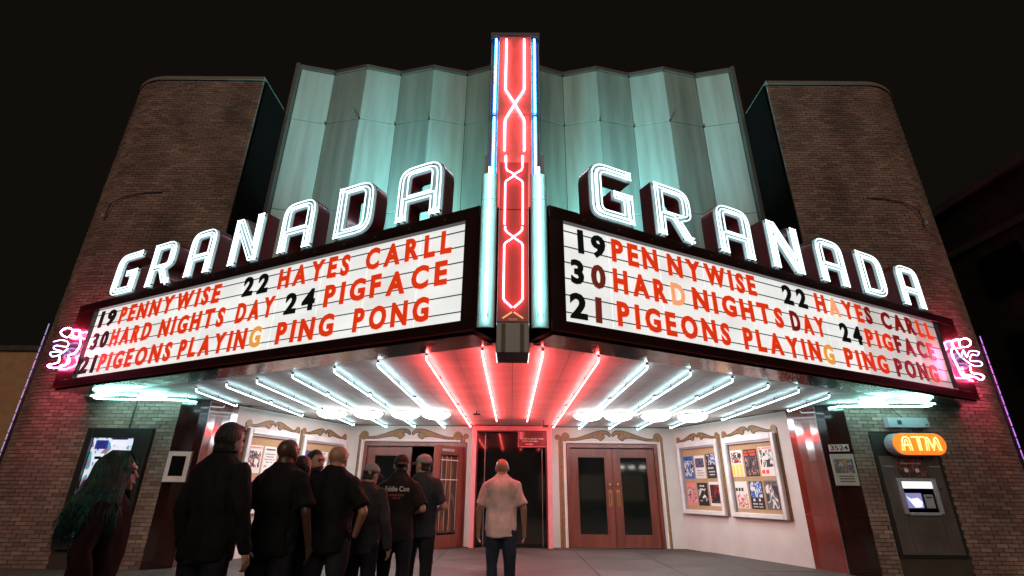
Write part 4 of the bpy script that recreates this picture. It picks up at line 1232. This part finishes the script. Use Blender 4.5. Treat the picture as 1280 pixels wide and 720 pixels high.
for a, b, c, e in ((7.06, 7.13, 1.0, 1.60), (7.69, 7.76, 1.0, 1.60), (7.13, 7.69, 1.55, 1.60), (7.13, 7.69, .98, 1.03)):
    tb('screen_bezel', a, b, c, e, .031, .075, M['steel_grey'], atm, .006)
tb('lit_header', 7.135, 7.685, 1.43, 1.548, .02, .05, M['screen_w'], atm)
tb('screen_recess', 7.13, 7.69, 1.03, 1.43, -.06, .012, M['black'], atm)
tb('screen', 7.17, 7.46, 1.10, 1.35, .016, .022, M['screen'], atm)
bm = BM(); prism(bm, [(7.18, 1.30), (7.25, 1.25), (7.38, 1.27), (7.45, 1.2), (7.42, 1.12), (7.3, 1.11), (7.24, 1.2)], .0225, .0235); obj('screen_picture', bm, M['screen_w'], atm, mx=FT)
tb('keypad', 7.5, 7.66, 1.1, 1.33, .014, .03, M['steel_grey'], atm)
tb('card_slot', 7.53, 7.63, 1.27, 1.29, .031, .034, M['black'], atm)
for x in (6.9, 7.74):
    tb('trim_wave', x, x + .2, 1.80, 1.815, .031, .036, M['white_enamel'], atm)
for (x, z) in ((7.84, 1.42),): 
    bm = BM(); prism(bm, [(x + .02 * math.cos(a * .7854), z + .02 * math.sin(a * .7854)) for a in range(8)], .031, .036); obj('lock', bm, M['black'], atm, mx=FT)
sg_ = empty('atm_sign', (7.5, 9.7, 2.0), 'glowing orange oval sign reading ATM above the cash machine', 'sign')
def oval(w, h, n=10):
    r = h / 2; pts = []
    for k in range(n + 1): a = R(-90 + 180 * k / n); pts.append((w / 2 - r + r * math.cos(a), r * math.sin(a)))
    for k in range(n + 1): a = R(90 + 180 * k / n); pts.append((-w / 2 + r + r * math.cos(a), r * math.sin(a)))
    return pts
AM = FT @ T(7.52, 2.19, 0)
bm = BM(); prism(bm, oval(1.0, .40), .031, .24); obj('sign_case', bm, M['steel_grey'], sg_, mx=AM)
bm = BM(); prism(bm, oval(.97, .375), .241, .25); obj('sign_face', bm, M['atm_orange'], sg_, mx=AM)
def ut(name, pts, r=.011):
    bm = BM(); tube(bm, [(x, y, .27) for x, y in pts], r, 6); obj(name, bm, M['atm_yellow'], sg_, mx=AM, smooth=True)
Hh = .12
for dx in (0,):
    ut('letter_tube', [(-.36, -Hh), (-.31, Hh - .03), (-.28, Hh), (-.22, Hh), (-.19, Hh - .03), (-.17, -Hh)]); ut('letter_tube', [(-.33, -.02), (-.18, -.02)])
    ut('letter_tube', [(-.32, -Hh), (-.27, Hh - .05), (-.24, Hh - .04), (-.21, -Hh)], .007)
    ut('letter_tube', [(-.14, Hh), (.10, Hh)]); ut('letter_tube', [(-.035, Hh - .02), (-.035, -Hh)]); ut('letter_tube', [(.0, Hh - .02), (.0, -Hh)], .008)
    ut('letter_tube', [(.09, -Hh), (.12, Hh - .02), (.145, Hh), (.17, Hh - .03), (.22, -.06), (.28, Hh - .03), (.305, Hh), (.33, Hh - .02), (.36, -Hh)])
    ut('letter_tube', [(.13, -Hh), (.15, Hh - .06), (.22, -Hh), (.29, Hh - .06), (.32, -Hh)], .007)
ab = empty('wall_light_box', (7.5, 9.75, 2.5), 'grey metal box light above the ATM sign', 'lamp')
bm = BM(); box(bm, 7.13, 7.89, 2.50, 2.68, .012, .14, bevel=.006); obj('box_body', bm, M['steel_grey'], ab, mx=FT)
bm = BM(); box(bm, 7.30, 7.38, 2.55, 2.63, .141, .145); obj('label_plate', bm, M['ink'], ab, mx=FT)
bm = BM(); tube(bm, [(7.84, 2.55, .141), (7.84, 2.55, .146)], .018, 10); obj('knob', bm, M['ink'], ab, mx=FT)
bm = BM(); tube(bm, [(7.5, 2.68, .05), (7.42, 2.75, .06), (7.35, 2.84, .04), (7.33, 2.93, .02)], .008, 6); obj('cable', bm, M['black'], ab, mx=FT)

# ------------------------------------------------------------------ neighbouring buildings
nbl = empty('neighbour_building', (-26, 22, 0), 'plain brown stuccoed building lit warm beyond the left tower', 'building')
bm = BM(); box(bm, -34, -17.5, 19, 30, -.1, 6.2); obj('wall', bm, M['stucco_brown'], nbl)
bm = BM(); box(bm, -34.1, -17.4, 18.9, 30.1, 6.203, 6.4); obj('parapet', bm, M['stucco_dark'], nbl)
bm = BM(); box(bm, -17.45, -11, 24, 30, -.1, 5.6); obj('wing_wall', bm, M['stucco_brown'], nbl)
nb2 = empty('neighbour_building', (18, 14, 0), 'tall dark building across the gap beyond the right tower', 'building')
bm = BM(); box(bm, 14, 24, 2.5, 34, -.1, 9.8); obj('wall', bm, M['stucco_dark'], nb2)
bm = BM(); box(bm, 13.85, 24.1, 2.4, 34.1, 9.803, 10.05); obj('cornice', bm, pbr('grey_cornice', (.16, .14, .14), .7), nb2)
bm = BM(); box(bm, 13.93, 13.998, 2.5, 34, 8.3, 8.5); obj('string_course', bm, pbr('grey_course', (.12, .11, .10), .7), nb2)
for k in range(7):
    y = 9 + k * 3.2
    for z in (4.2, 6.6):
        bm = BM(); box(bm, 13.96, 13.998, y, y + 1.3, z, z + 1.3); w_ = obj('window', bm, M['steel_grey'] if False else M['black'], nb2)
        bm = BM(); box(bm, 13.945, 13.958, y + .06, y + 1.24, z + .06, z + 1.24); obj('pane', bm, M['glass_dark'], w_)

# storefront across the street: its three lamps show in the door glass
opp = empty('storefront', (6, -15, 0), 'low storefront across the street with three lit lamps, reflected in the right doors', 'building')
bm = BM(); box(bm, -12, 22, -19, -14.6, -.1, 5.2); obj('wall', bm, M['stucco_dark'], opp)
bm = BM(); box(bm, -12.1, 22.1, -19.1, -14.5, 5.203, 5.4); obj('parapet', bm, M['kerb'], opp)
lampm = emit('shop_lamp', (1.0, .95, .85), 40.0)
for x in (8.9, 9.7, 10.6):
    bm = BM(); box(bm, x - .22, x + .22, -14.59, -14.5, 3.05, 3.13); obj('shop_lamp', bm, lampm, opp)
for x in (3.2, 6.4, 9.6, 12.8):
    bm = BM(); box(bm, x - 1.1, x + 1.1, -14.59, -14.56, .5, 2.6); w_ = obj('window', bm, M['black'], opp)
    bm = BM(); box(bm, x - 1.0, x + 1.0, -14.555, -14.55, .6, 2.5); obj('pane', bm, emit('dim_shop_window', (1.0, .7, .4), .25), w_)

# ------------------------------------------------------------------ people
def remeshed(bm, voxel, name, mat, smooth_it=4, wrinkle=0.0, seed=0):
    me = bpy.data.meshes.new(name); bm.to_mesh(me); bm.free()
    o = bpy.data.objects.new(name, me); COL.objects.link(o)
    m = o.modifiers.new('r', 'REMESH'); m.mode = 'VOXEL'; m.voxel_size = voxel
    if smooth_it:
        s = o.modifiers.new('s', 'SMOOTH'); s.iterations = smooth_it; s.factor = .5
    bpy.context.view_layer.update()
    dg = bpy.context.evaluated_depsgraph_get()
    out = bpy.data.meshes.new_from_object(o.evaluated_get(dg))
    bpy.data.objects.remove(o); bpy.data.meshes.remove(me)
    if wrinkle:
        nn = [v.normal.copy() for v in out.vertices]
        for v, n_ in zip(out.vertices, nn):
            c = v.co
            q = noise.noise(Vector((c.x * 9 + seed, c.y * 9, c.z * 4 + c.x * 3))) + .5 * noise.noise(Vector((c.x * 18, c.y * 18 + seed, c.z * 9)))
            v.co = c + n_ * q * wrinkle
    for p in out.polygons: p.use_smooth = True
    out.name = name; out.materials.clear(); out.materials.append(mat)
    return out

def ell(bm, c, r, rot=None):
    m = T(*c)
    if rot is not None: m = m @ rot
    bmesh.ops.create_uvsphere(bm, u_segments=20, v_segments=12, radius=1, matrix=m @ Matrix.Diagonal((*r, 1)))

def cap(bm, a, b, r0, r1):
    a, b = Vector(a), Vector(b)
    tube(bm, [a, b], [r0, r1], 14)
    bmesh.ops.create_icosphere(bm, subdivisions=2, radius=r0, matrix=Matrix.Translation(a))
    bmesh.ops.create_icosphere(bm, subdivisions=2, radius=r1, matrix=Matrix.Translation(b))

def rings(bm, rs, n=20):
    L = []
    for (z, rx, ry, cx, cy) in rs:
        L.append([bm.verts.new((cx + rx * math.copysign(abs(math.cos(a)) ** .85, math.cos(a)), cy + ry * math.copysign(abs(math.sin(a)) ** .85, math.sin(a)), z)) for a in [2 * math.pi * k / n for k in range(n)]])
    for A, B in zip(L, L[1:]):
        for k in range(n): bm.faces.new((A[k], A[(k + 1) % n], B[(k + 1) % n], B[k]))
    bm.faces.new(L[0][::-1]); bm.faces.new(L[-1])

SK = {'light': pbr('skin_light', (.55, .33, .24), .5, var=.08, vs=(30, 30, 30)), 'tan': pbr('skin_tan', (.45, .24, .16), .45, var=.08, vs=(30, 30, 30)),
      'dark': pbr('skin_dark', (.09, .045, .03), .4, var=.1, vs=(30, 30, 30))}
for k_ in SK.values():
    k_.node_tree.nodes['Principled BSDF'].inputs['Subsurface Weight'].default_value = 0.0
CL = {}
def cloth(key, c, rough=.85):
    if key not in CL: CL[key] = pbr('cloth_' + key, c, rough, var=.3, vs=(5, 5, 5), bump=.6, bs=(22, 22, 9), spec=.2)
    return CL[key]
HAIR = {'black': pbr('hair_black', (.012, .010, .009), .45, bump=.8, bs=(120, 120, 20)), 'brown': pbr('hair_brown', (.03, .018, .012), .45, bump=.8, bs=(120, 120, 20)),
        'teal': pbr('hair_teal', (.012, .075, .062), .4, var=.7, vs=(40, 40, 3), bump=.8, bs=(140, 140, 8)), 'teal_dark': pbr('hair_dark_roots', (.012, .02, .018), .45, var=.4, vs=(30, 30, 3), bump=.8, bs=(140, 140, 8))}
EYEW = pbr('eye_white', (.6, .58, .55), .2); EYED = pbr('eye_dark', (.015, .01, .01), .15); LIP = pbr('lip', (.35, .12, .10), .4)

def person(label, x, y, face, height=1.75, wide=1.0, skin='tan', top=('black', (.015, .015, .016)), bottom=('dark_denim', (.02, .022, .03)), sleeves='short',
           hair=None, hcol='black', head_yaw=0, head_pitch=0, arms='down', beard=False, cap_=None, torso_d=1.0, collar=False, shirt_print=None):
    """face: heading in degrees, 0 = back to the camera (+Y)"""
    K = (height + .035) / 1.75
    root = T(x, y, .012) @ Matrix.Rotation(R(face), 4, 'Z') @ Matrix.Scale(K, 4)
    W = wide; D = torso_d
    HM = T(0, 0.0, -.052) @ T(0, 0.0, 1.555) @ Matrix.Rotation(R(head_yaw), 4, 'Z') @ Matrix.Rotation(R(head_pitch), 4, 'X') @ T(0, 0, -1.555)
    sh = .185 * W
    if arms == 'down': elb = [(.255 * W, -.03, 1.12), (.255 * W, -.03, 1.12)]; wr = [(.265 * W, .06, .87)] * 2
    elif arms == 'front': elb = [(.27 * W, -.02, 1.13)] * 2; wr = [(.13, .24, 1.08)] * 2
    elif arms == 'pocket': elb = [(.30 * W, -.07, 1.13)] * 2; wr = [(.20 * W, .06, .93)] * 2
    hands = []
    # body: one continuous surface
    bm = BM()
    ell(bm, HM @ Vector((0, -.002, 1.668)), (.081, .099, .088), HM.to_3x3().to_4x4())
    ell(bm, HM @ Vector((0, .022, 1.62)), (.068, .082, .085), HM.to_3x3().to_4x4())
    ell(bm, HM @ Vector((0, .042, 1.585)), (.056, .060, .060), HM.to_3x3().to_4x4())
    cap(bm, HM @ Vector((0, .100, 1.655)), HM @ Vector((0, .112, 1.625)), .008, .0135)
    cap(bm, HM @ Vector((-.02, .098, 1.585)), HM @ Vector((.02, .098, 1.585)), .012, .012)
    ell(bm, HM @ Vector((0, .088, 1.548)), (.022, .018, .016))
    cap(bm, HM @ Vector((-.035, .085, 1.683)), HM @ Vector((.035, .085, 1.683)), .016, .016)
    for s in (-1, 1):
        ell(bm, HM @ Vector((s * .079, -.002, 1.635)), (.011, .021, .033), HM.to_3x3().to_4x4() @ Matrix.Rotation(s * R(-18), 4, 'Z'))
    nk = .064 * (1 + .9 * (W - 1))
    cap(bm, (0, -.025, 1.42), HM @ Vector((0, -.012, 1.57)), nk * 1.08, nk)
    rings(bm, [(.86, .13 * W, .09 * D, 0, 0), (.95, .165 * W, .11 * D, 0, -.005), (1.08, .15 * W, .105 * D, 0, .01 * D), (1.22, .155 * W, .115 * D, 0, .0), (1.34, .178 * W, .115, 0, -.01), (1.39, .155 * W, .09, 0, -.02), (1.44, .105 * W, .072, 0, -.02), (1.49, .062, .056, 0, -.022)])
    for i, s in enumerate((-1, 1)):
        S_ = (s * (sh - .014), -.015, 1.362); E_ = (s * elb[i][0], elb[i][1], elb[i][2]); W_ = (s * wr[i][0], wr[i][1], wr[i][2])
        cap(bm, S_, E_, .047 * W, .040); cap(bm, E_, W_, .040, .027)
        d = (Vector(W_) - Vector(E_)).normalized()
        pc = Vector(W_) + d * .05
        side = Vector((0, 1, 0)) if arms == 'down' else Vector((0, .3, 1)).normalized()
        side = (side - d * side.dot(d)).normalized()
        nrm = d.cross(side)
        if arms != 'pocket':
            cap(bm, Vector(W_), pc + d * .02, .024, .026); cap(bm, pc - side * .018, pc + d * .03 + side * .018, .016, .016)
            for f, (o_, L_) in enumerate(((-.030, .062), (-.010, .075), (.010, .080), (.029, .070))):
                a_ = pc + d * .035 + side * o_; b_ = a_ + d * L_ * .5 + nrm * (-s) * .008; c_ = b_ + d * L_ * .42 + nrm * (-s) * .024
                cap(bm, a_, b_, .0095, .009); cap(bm, b_, c_, .009, .008)
            a_ = pc - d * .015 + side * .03; cap(bm, a_, a_ + side * .03 + d * .03, .012, .010); cap(bm, a_ + side * .03 + d * .03, a_ + side * .036 + d * .055, .010, .009)
        hx = .092 * W
        cap(bm, (s * hx, 0, .90), (s * (hx + .008), .015, .50), .088 * W, .055); cap(bm, (s * (hx + .008), .015, .50), (s * (hx + .01), -.02, .09), .055, .038)
        cap(bm, (s * (hx + .01), -.03, .05), (s * (hx + .02), .15, .035), .04, .032)
    bm.transform(root)
    me = remeshed(bm, .0085, 'person', SK[skin], 3)
    o = bpy.data.objects.new('person', me); COL.objects.link(o)
    # put the origin at the feet
    me.transform(Matrix.Translation((-x, -y, 0))); o.location = (x, y, 0)
    tag(o, label, 'person')
    def part(nm, bm_, vox, mt, sm=3, wr_=0.0):
        bm_.transform(root)
        m_ = remeshed(bm_, vox, nm, mt, sm, wr_, random.uniform(0, 50))
        p = bpy.data.objects.new(nm, m_); link(p, o); return p
    # shirt
    bm = BM(); g = .016
    rings(bm, [(.80, .162 * W + g, .12 * D + g, 0, -.002), (.90, .168 * W + g, .125 * D + g, 0, -.004), (1.08, .160 * W + g, .118 * D + g, 0, .012 * D), (1.22, .165 * W + g, .122 * D + g, 0, 0), (1.34, .185 * W + g, .122 + g, 0, -.012), (1.395, .186 * W + g, .108 + g, 0, -.018), (1.43, .158 * W + g, .095 + g, 0, -.02), (1.465, .100 * W + g, .080 + g, 0, -.022), (1.495, .072 * W + g * .7, .068 + g * .7, 0, -.024), (1.515, .064 * W + g * .5, .063 + g * .5, 0, -.026)])
    slv = M
    for i, s in enumerate((-1, 1)):
        S_ = Vector((s * (sh - .022 * W), -.015, 1.372 - .02 * (W - 1))); E_ = Vector((s * elb[i][0], elb[i][1], elb[i][2])); W_ = Vector((s * wr[i][0], wr[i][1], wr[i][2]))
        if sleeves == 'short': cap(bm, S_, S_.lerp(E_, .62), .060 * (1 + .5 * (W - 1)) + g * .4, .058 * W + g * .4); tube(bm, [S_.lerp(E_, .55), S_.lerp(E_, .86)], [.058 * W + g * .4, .064 * W + g * .5], 16)
        else: cap(bm, S_, E_, .060 * W + g, .045 + g); cap(bm, E_, W_, .045 + g, .032 + g)
    part('shirt', bm, .011, cloth(*top), 5, .020)
    if collar:
        bm = BM(); tube(bm, [(.078 * math.cos(a * .5236), -.02 + .072 * math.sin(a * .5236), 1.518) for a in range(12)], .014, 6, closed=True); part('collar', bm, .007, cloth(*top), 2)
    # trousers and shoes
    bm = BM()
    rings(bm, [(.78, .15 * W + g, .10 * D + g, 0, 0), (.90, .165 * W + g * .6, .112 * D + g * .6, 0, -.004), (.98, .160 * W + .006, .11 * D + .006, 0, 0)])
    for s in (-1, 1):
        hx = .092 * W
        cap(bm, (s * hx, 0, .86), (s * (hx + .008), .015, .50), .100 * W, .072); cap(bm, (s * (hx + .008), .015, .50), (s * (hx + .01), -.015, .11), .072, .062)
    part('trousers', bm, .014, cloth(*bottom), 2, .010)
    for s in (-1, 1):
        bm = BM(); hx = .102 * W + .004; cap(bm, (s * hx, -.04, .055), (s * (hx + .01), .16, .042), .052, .045); box(bm, s * hx - .045, s * hx + .055, -.09, .20, 0.0, .03)
        part('shoe', bm, .01, M['black'], 2)
    # face
    for s in (-1, 1):
        bm = BM(); ell(bm, HM @ Vector((s * .031, .091, 1.652)), (.013, .010, .009)); bm.transform(root)
        e_ = obj('eye', bm, EYED, o, smooth=True)
        bm = BM(); cap(bm, HM @ Vector((s * .015, .105, 1.674)), HM @ Vector((s * .048, .096, 1.676)), .0045, .0035); bm.transform(root); obj('eyebrow', bm, HAIR['black' if hcol == 'black' else 'brown'], o, smooth=True)
    bm = BM(); ell(bm, HM @ Vector((0, .108, 1.583)), (.024, .008, .009), HM.to_3x3().to_4x4()); bm.transform(root); obj('lips', bm, LIP, o, smooth=True)
    if beard:
        bm = BM(); ell(bm, HM @ Vector((0, .045, 1.575)), (.066, .066, .050), HM.to_3x3().to_4x4()); ell(bm, HM @ Vector((0, .085, 1.555)), (.035, .03, .03))
        for s in (-1, 1): cap(bm, HM @ Vector((s * .068, .02, 1.60)), HM @ Vector((s * .074, .01, 1.65)), .014, .010)
        cap(bm, HM @ Vector((-.025, .105, 1.60)), HM @ Vector((.025, .105, 1.60)), .009, .009)
        part('beard', bm, .007, HAIR['black'], 1, .004)
    if hair in ('short', 'crop'):
        bm = BM(); th = .014 if hair == 'short' else .005
        ell(bm, HM @ Vector((0, -.008, 1.672)), (.079 + th, .094 + th, .098 + th), HM.to_3x3().to_4x4())
        ell(bm, HM @ Vector((0, -.035, 1.60)), (.066 + th * .7, .062 + th * .6, .065), HM.to_3x3().to_4x4())
        if hair == 'short': ell(bm, HM @ Vector((0, .05, 1.735)), (.06, .06, .035), HM.to_3x3().to_4x4())
        # cut away the face
        hp = part('hair', bm, .008, HAIR[hcol], 1, .008)
        inv = (root @ HM).inverted()
        b2 = bmesh.new(); b2.from_mesh(hp.data)
        kill = []
        for v in b2.verts:
            q = inv @ v.co
            if (q.z < 1.722 and q.y > .012 + max(0, q.z - 1.62) * .45) or q.z < 1.572: kill.append(v)
        bmesh.ops.delete(b2, geom=kill, context='VERTS'); b2.to_mesh(hp.data); b2.free()
    if hair == 'long':
        bm = BM()
        ell(bm, HM @ Vector((0, -.030, 1.680)), (.108, .122, .112), HM.to_3x3().to_4x4())
        for a in range(48, 313, 20):
            an = R(a + 0)
            cx_, cy_ = .100 * math.sin(an), .110 * math.cos(an) - .018
            p0 = HM @ Vector((cx_ * .85, cy_ * .9, 1.69)); p1 = HM @ Vector((cx_ * 1.08, cy_ * 1.05 - .01, 1.56)); p2 = Vector((p1.x * 1.55, p1.y * 1.15 - .01, 1.42)); p3 = Vector((p1.x * 1.8, p1.y * 1.2 - .01, 1.24))
            cap(bm, p0, p1, .030, .028); cap(bm, p1, p2, .028, .026); cap(bm, p2, p3, .026, .014)
        part('hair', bm, .010, HAIR['teal_dark'], 1, .010)
        bm = BM()
        for k in range(900):
            an = R(random.uniform(36, 324))
            rr = random.uniform(.96, 1.05)
            cx_, cy_ = .108 * math.sin(an) * rr, .124 * math.cos(an) * rr - .020
            crown = HM @ Vector((random.uniform(-.01, .01), random.uniform(-.07, .04), 1.796))
            q1 = HM @ Vector((cx_ * .72, cy_ * .75, 1.752)); q2 = HM @ Vector((cx_ * 1.03, cy_ * 1.0, 1.68)); q3 = HM @ Vector((cx_ * 1.14, cy_ * 1.06 - .01, 1.56))
            q4 = Vector((q3.x * 1.62, q3.y * 1.18 - .01, 1.435)); q5 = Vector((q3.x * 1.9 + random.uniform(-.03, .03), q3.y * 1.25 - .01 + random.uniform(-.05, .05), random.uniform(1.15, 1.32)))
            tube(bm, smooth_path([crown, q1, q2, q3, q4, q5], 2), [.0024] * 5 + [.0022] * 5 + [.001], 3)
        bm.transform(root); obj('hair_strands', bm, HAIR['teal'], o, smooth=True)
    if cap_:
        style, cc = cap_
        cm_ = cloth('cap_' + style, cc, .7)
        bm = BM(); ell(bm, HM @ Vector((0, -.002, 1.688)), (.090, .108, .088), HM.to_3x3().to_4x4())
        bmesh.ops.bisect_plane(bm, geom=bm.verts[:] + bm.edges[:] + bm.faces[:], plane_co=HM @ Vector((0, 0, 1.672)), plane_no=(HM.to_3x3() @ Vector((0, .10, -1))).normalized(), clear_outer=True)
        ed = [e for e in bm.edges if e.is_boundary]
        bmesh.ops.holes_fill(bm, edges=ed)
        c_ = part('cap', bm, .006, cm_, 1, .002)
        if style != 'beanie':
            d_ = -1 if style == 'backwards' else 1
            bm = BM(); ell(bm, (0, d_ * .135, 1.668), (.070, .075, .010), Matrix.Rotation(R(-10 * d_), 4, 'X')); bm.transform(HM)
            bm.transform(root); br = obj('cap_brim', bm, cm_, o, smooth=True)
            if style == 'backwards': br.name = 'cap_brim'
        bm = BM(); ell(bm, HM @ Vector((0, 0, 1.777)), (.010, .010, .006)); bm.transform(root); obj('cap_button', bm, cm_, o)
    if shirt_print:
        for (s_, w_, h_, z_, mt_, bold) in shirt_print:
            yb = -.122 * D - g - .016
            me_, wd = text_norm(s_, .004, bold)
            me_ = me_.copy(); me_.materials.clear(); me_.materials.append(mt_)
            # bend with the back
            mm = Matrix.Diagonal((w_ / wd, h_, 1, 1)); me_.transform(mm)
            for v in me_.vertices:
                u = v.co.x - w_ / 2
                v.co = Vector((u, yb + 1.1 * u * u - v.co.z, z_ + v.co.y))
            me_.transform(root)
            inst('shirt_print', me_, Matrix.Identity(4), o)
    return o

BLK = ('black', (.010, .010, .011)); NAVY = ('navy', (.018, .022, .034)); CHAR = ('charcoal', (.05, .05, .056)); SLATE = ('slate', (.035, .05, .065))
person('woman with long dark teal hair in profile facing right, at the far left', -2.41, 3.25, -64, 1.51, .95, 'light', ('dark_red', (.016, .004, .004)), sleeves='long', hair='long', hcol='brown', head_yaw=0)
person('tall man with short dark hair in a black shirt, seen from behind', -2.245, 4.12, -14, 1.80, 1.0, 'light', BLK, sleeves='long', hair='short', hcol='black', head_yaw=-14, collar=True)
person('broad bald dark-skinned man in a black T-shirt, seen from behind', -2.0, 4.66, -9, 1.75, 1.08, 'dark', BLK, head_yaw=-10, torso_d=1.2, arms='down')
person('bearded man with black hair turned to the right, between the two bald men', -2.06, 5.5, -62, 1.70, .95, 'tan', BLK, hair='crop', hcol='black', beard=True, sleeves='long', head_yaw=-50)
person('dark-haired person mostly hidden behind the broad bald man', -2.02, 5.1, -15, 1.62, .9, 'dark', BLK, hair='crop', sleeves='long')
person('broad bald man with red-lit scalp in a black T-shirt, seen from behind', -1.66, 5.02, -8, 1.725, 1.13, 'tan', BLK, arms='pocket', head_yaw=-12, torso_d=1.2)
person('man in a light grey cap and charcoal shirt, head bowed, seen from behind', -1.50, 5.6, -14, 1.58, 1.05, 'light', CHAR, sleeves='long', hair='crop', hcol='brown', cap_=('forward', (.30, .30, .31)), head_pitch=-14, head_yaw=-12)
person('man in a black cap and black T-shirt with white lettering on its back', -1.285, 6.15, 2, 1.70, 1.06, 'light', ('black_faded', (.022, .020, .022)), hair='crop', hcol='brown', cap_=('backwards', (.03, .03, .032)), head_yaw=14, arms='front',
       shirt_print=[('Eddie Con', .27, .055, 1.315, M['paper'], .02), ('revival tour', .17, .03, 1.265, M['ltr_brown'], .0), ('2019', .08, .02, 1.235, M['ltr_brown'], .0)])
person('man in a slate blue shirt and dark cap with its brim to the left', -1.09, 6.55, -4, 1.73, 1.05, 'light', SLATE, hair='crop', hcol='brown', cap_=('forward', (.045, .05, .055)), head_yaw=62, arms='front')
person('figure in dark clothes just inside the open left doorway', -2.0, 13.6, 10, 1.75, 1.0, 'tan', CHAR, hair='crop', sleeves='long')
person('bald man in a pale pink T-shirt, seen from behind in front of the booth', -.12, 6.78, 0, 1.71, 1.08, 'tan', ('pale_pink', (.78, .58, .58)), bottom=('blue_denim', (.03, .04, .07)), arms='down')
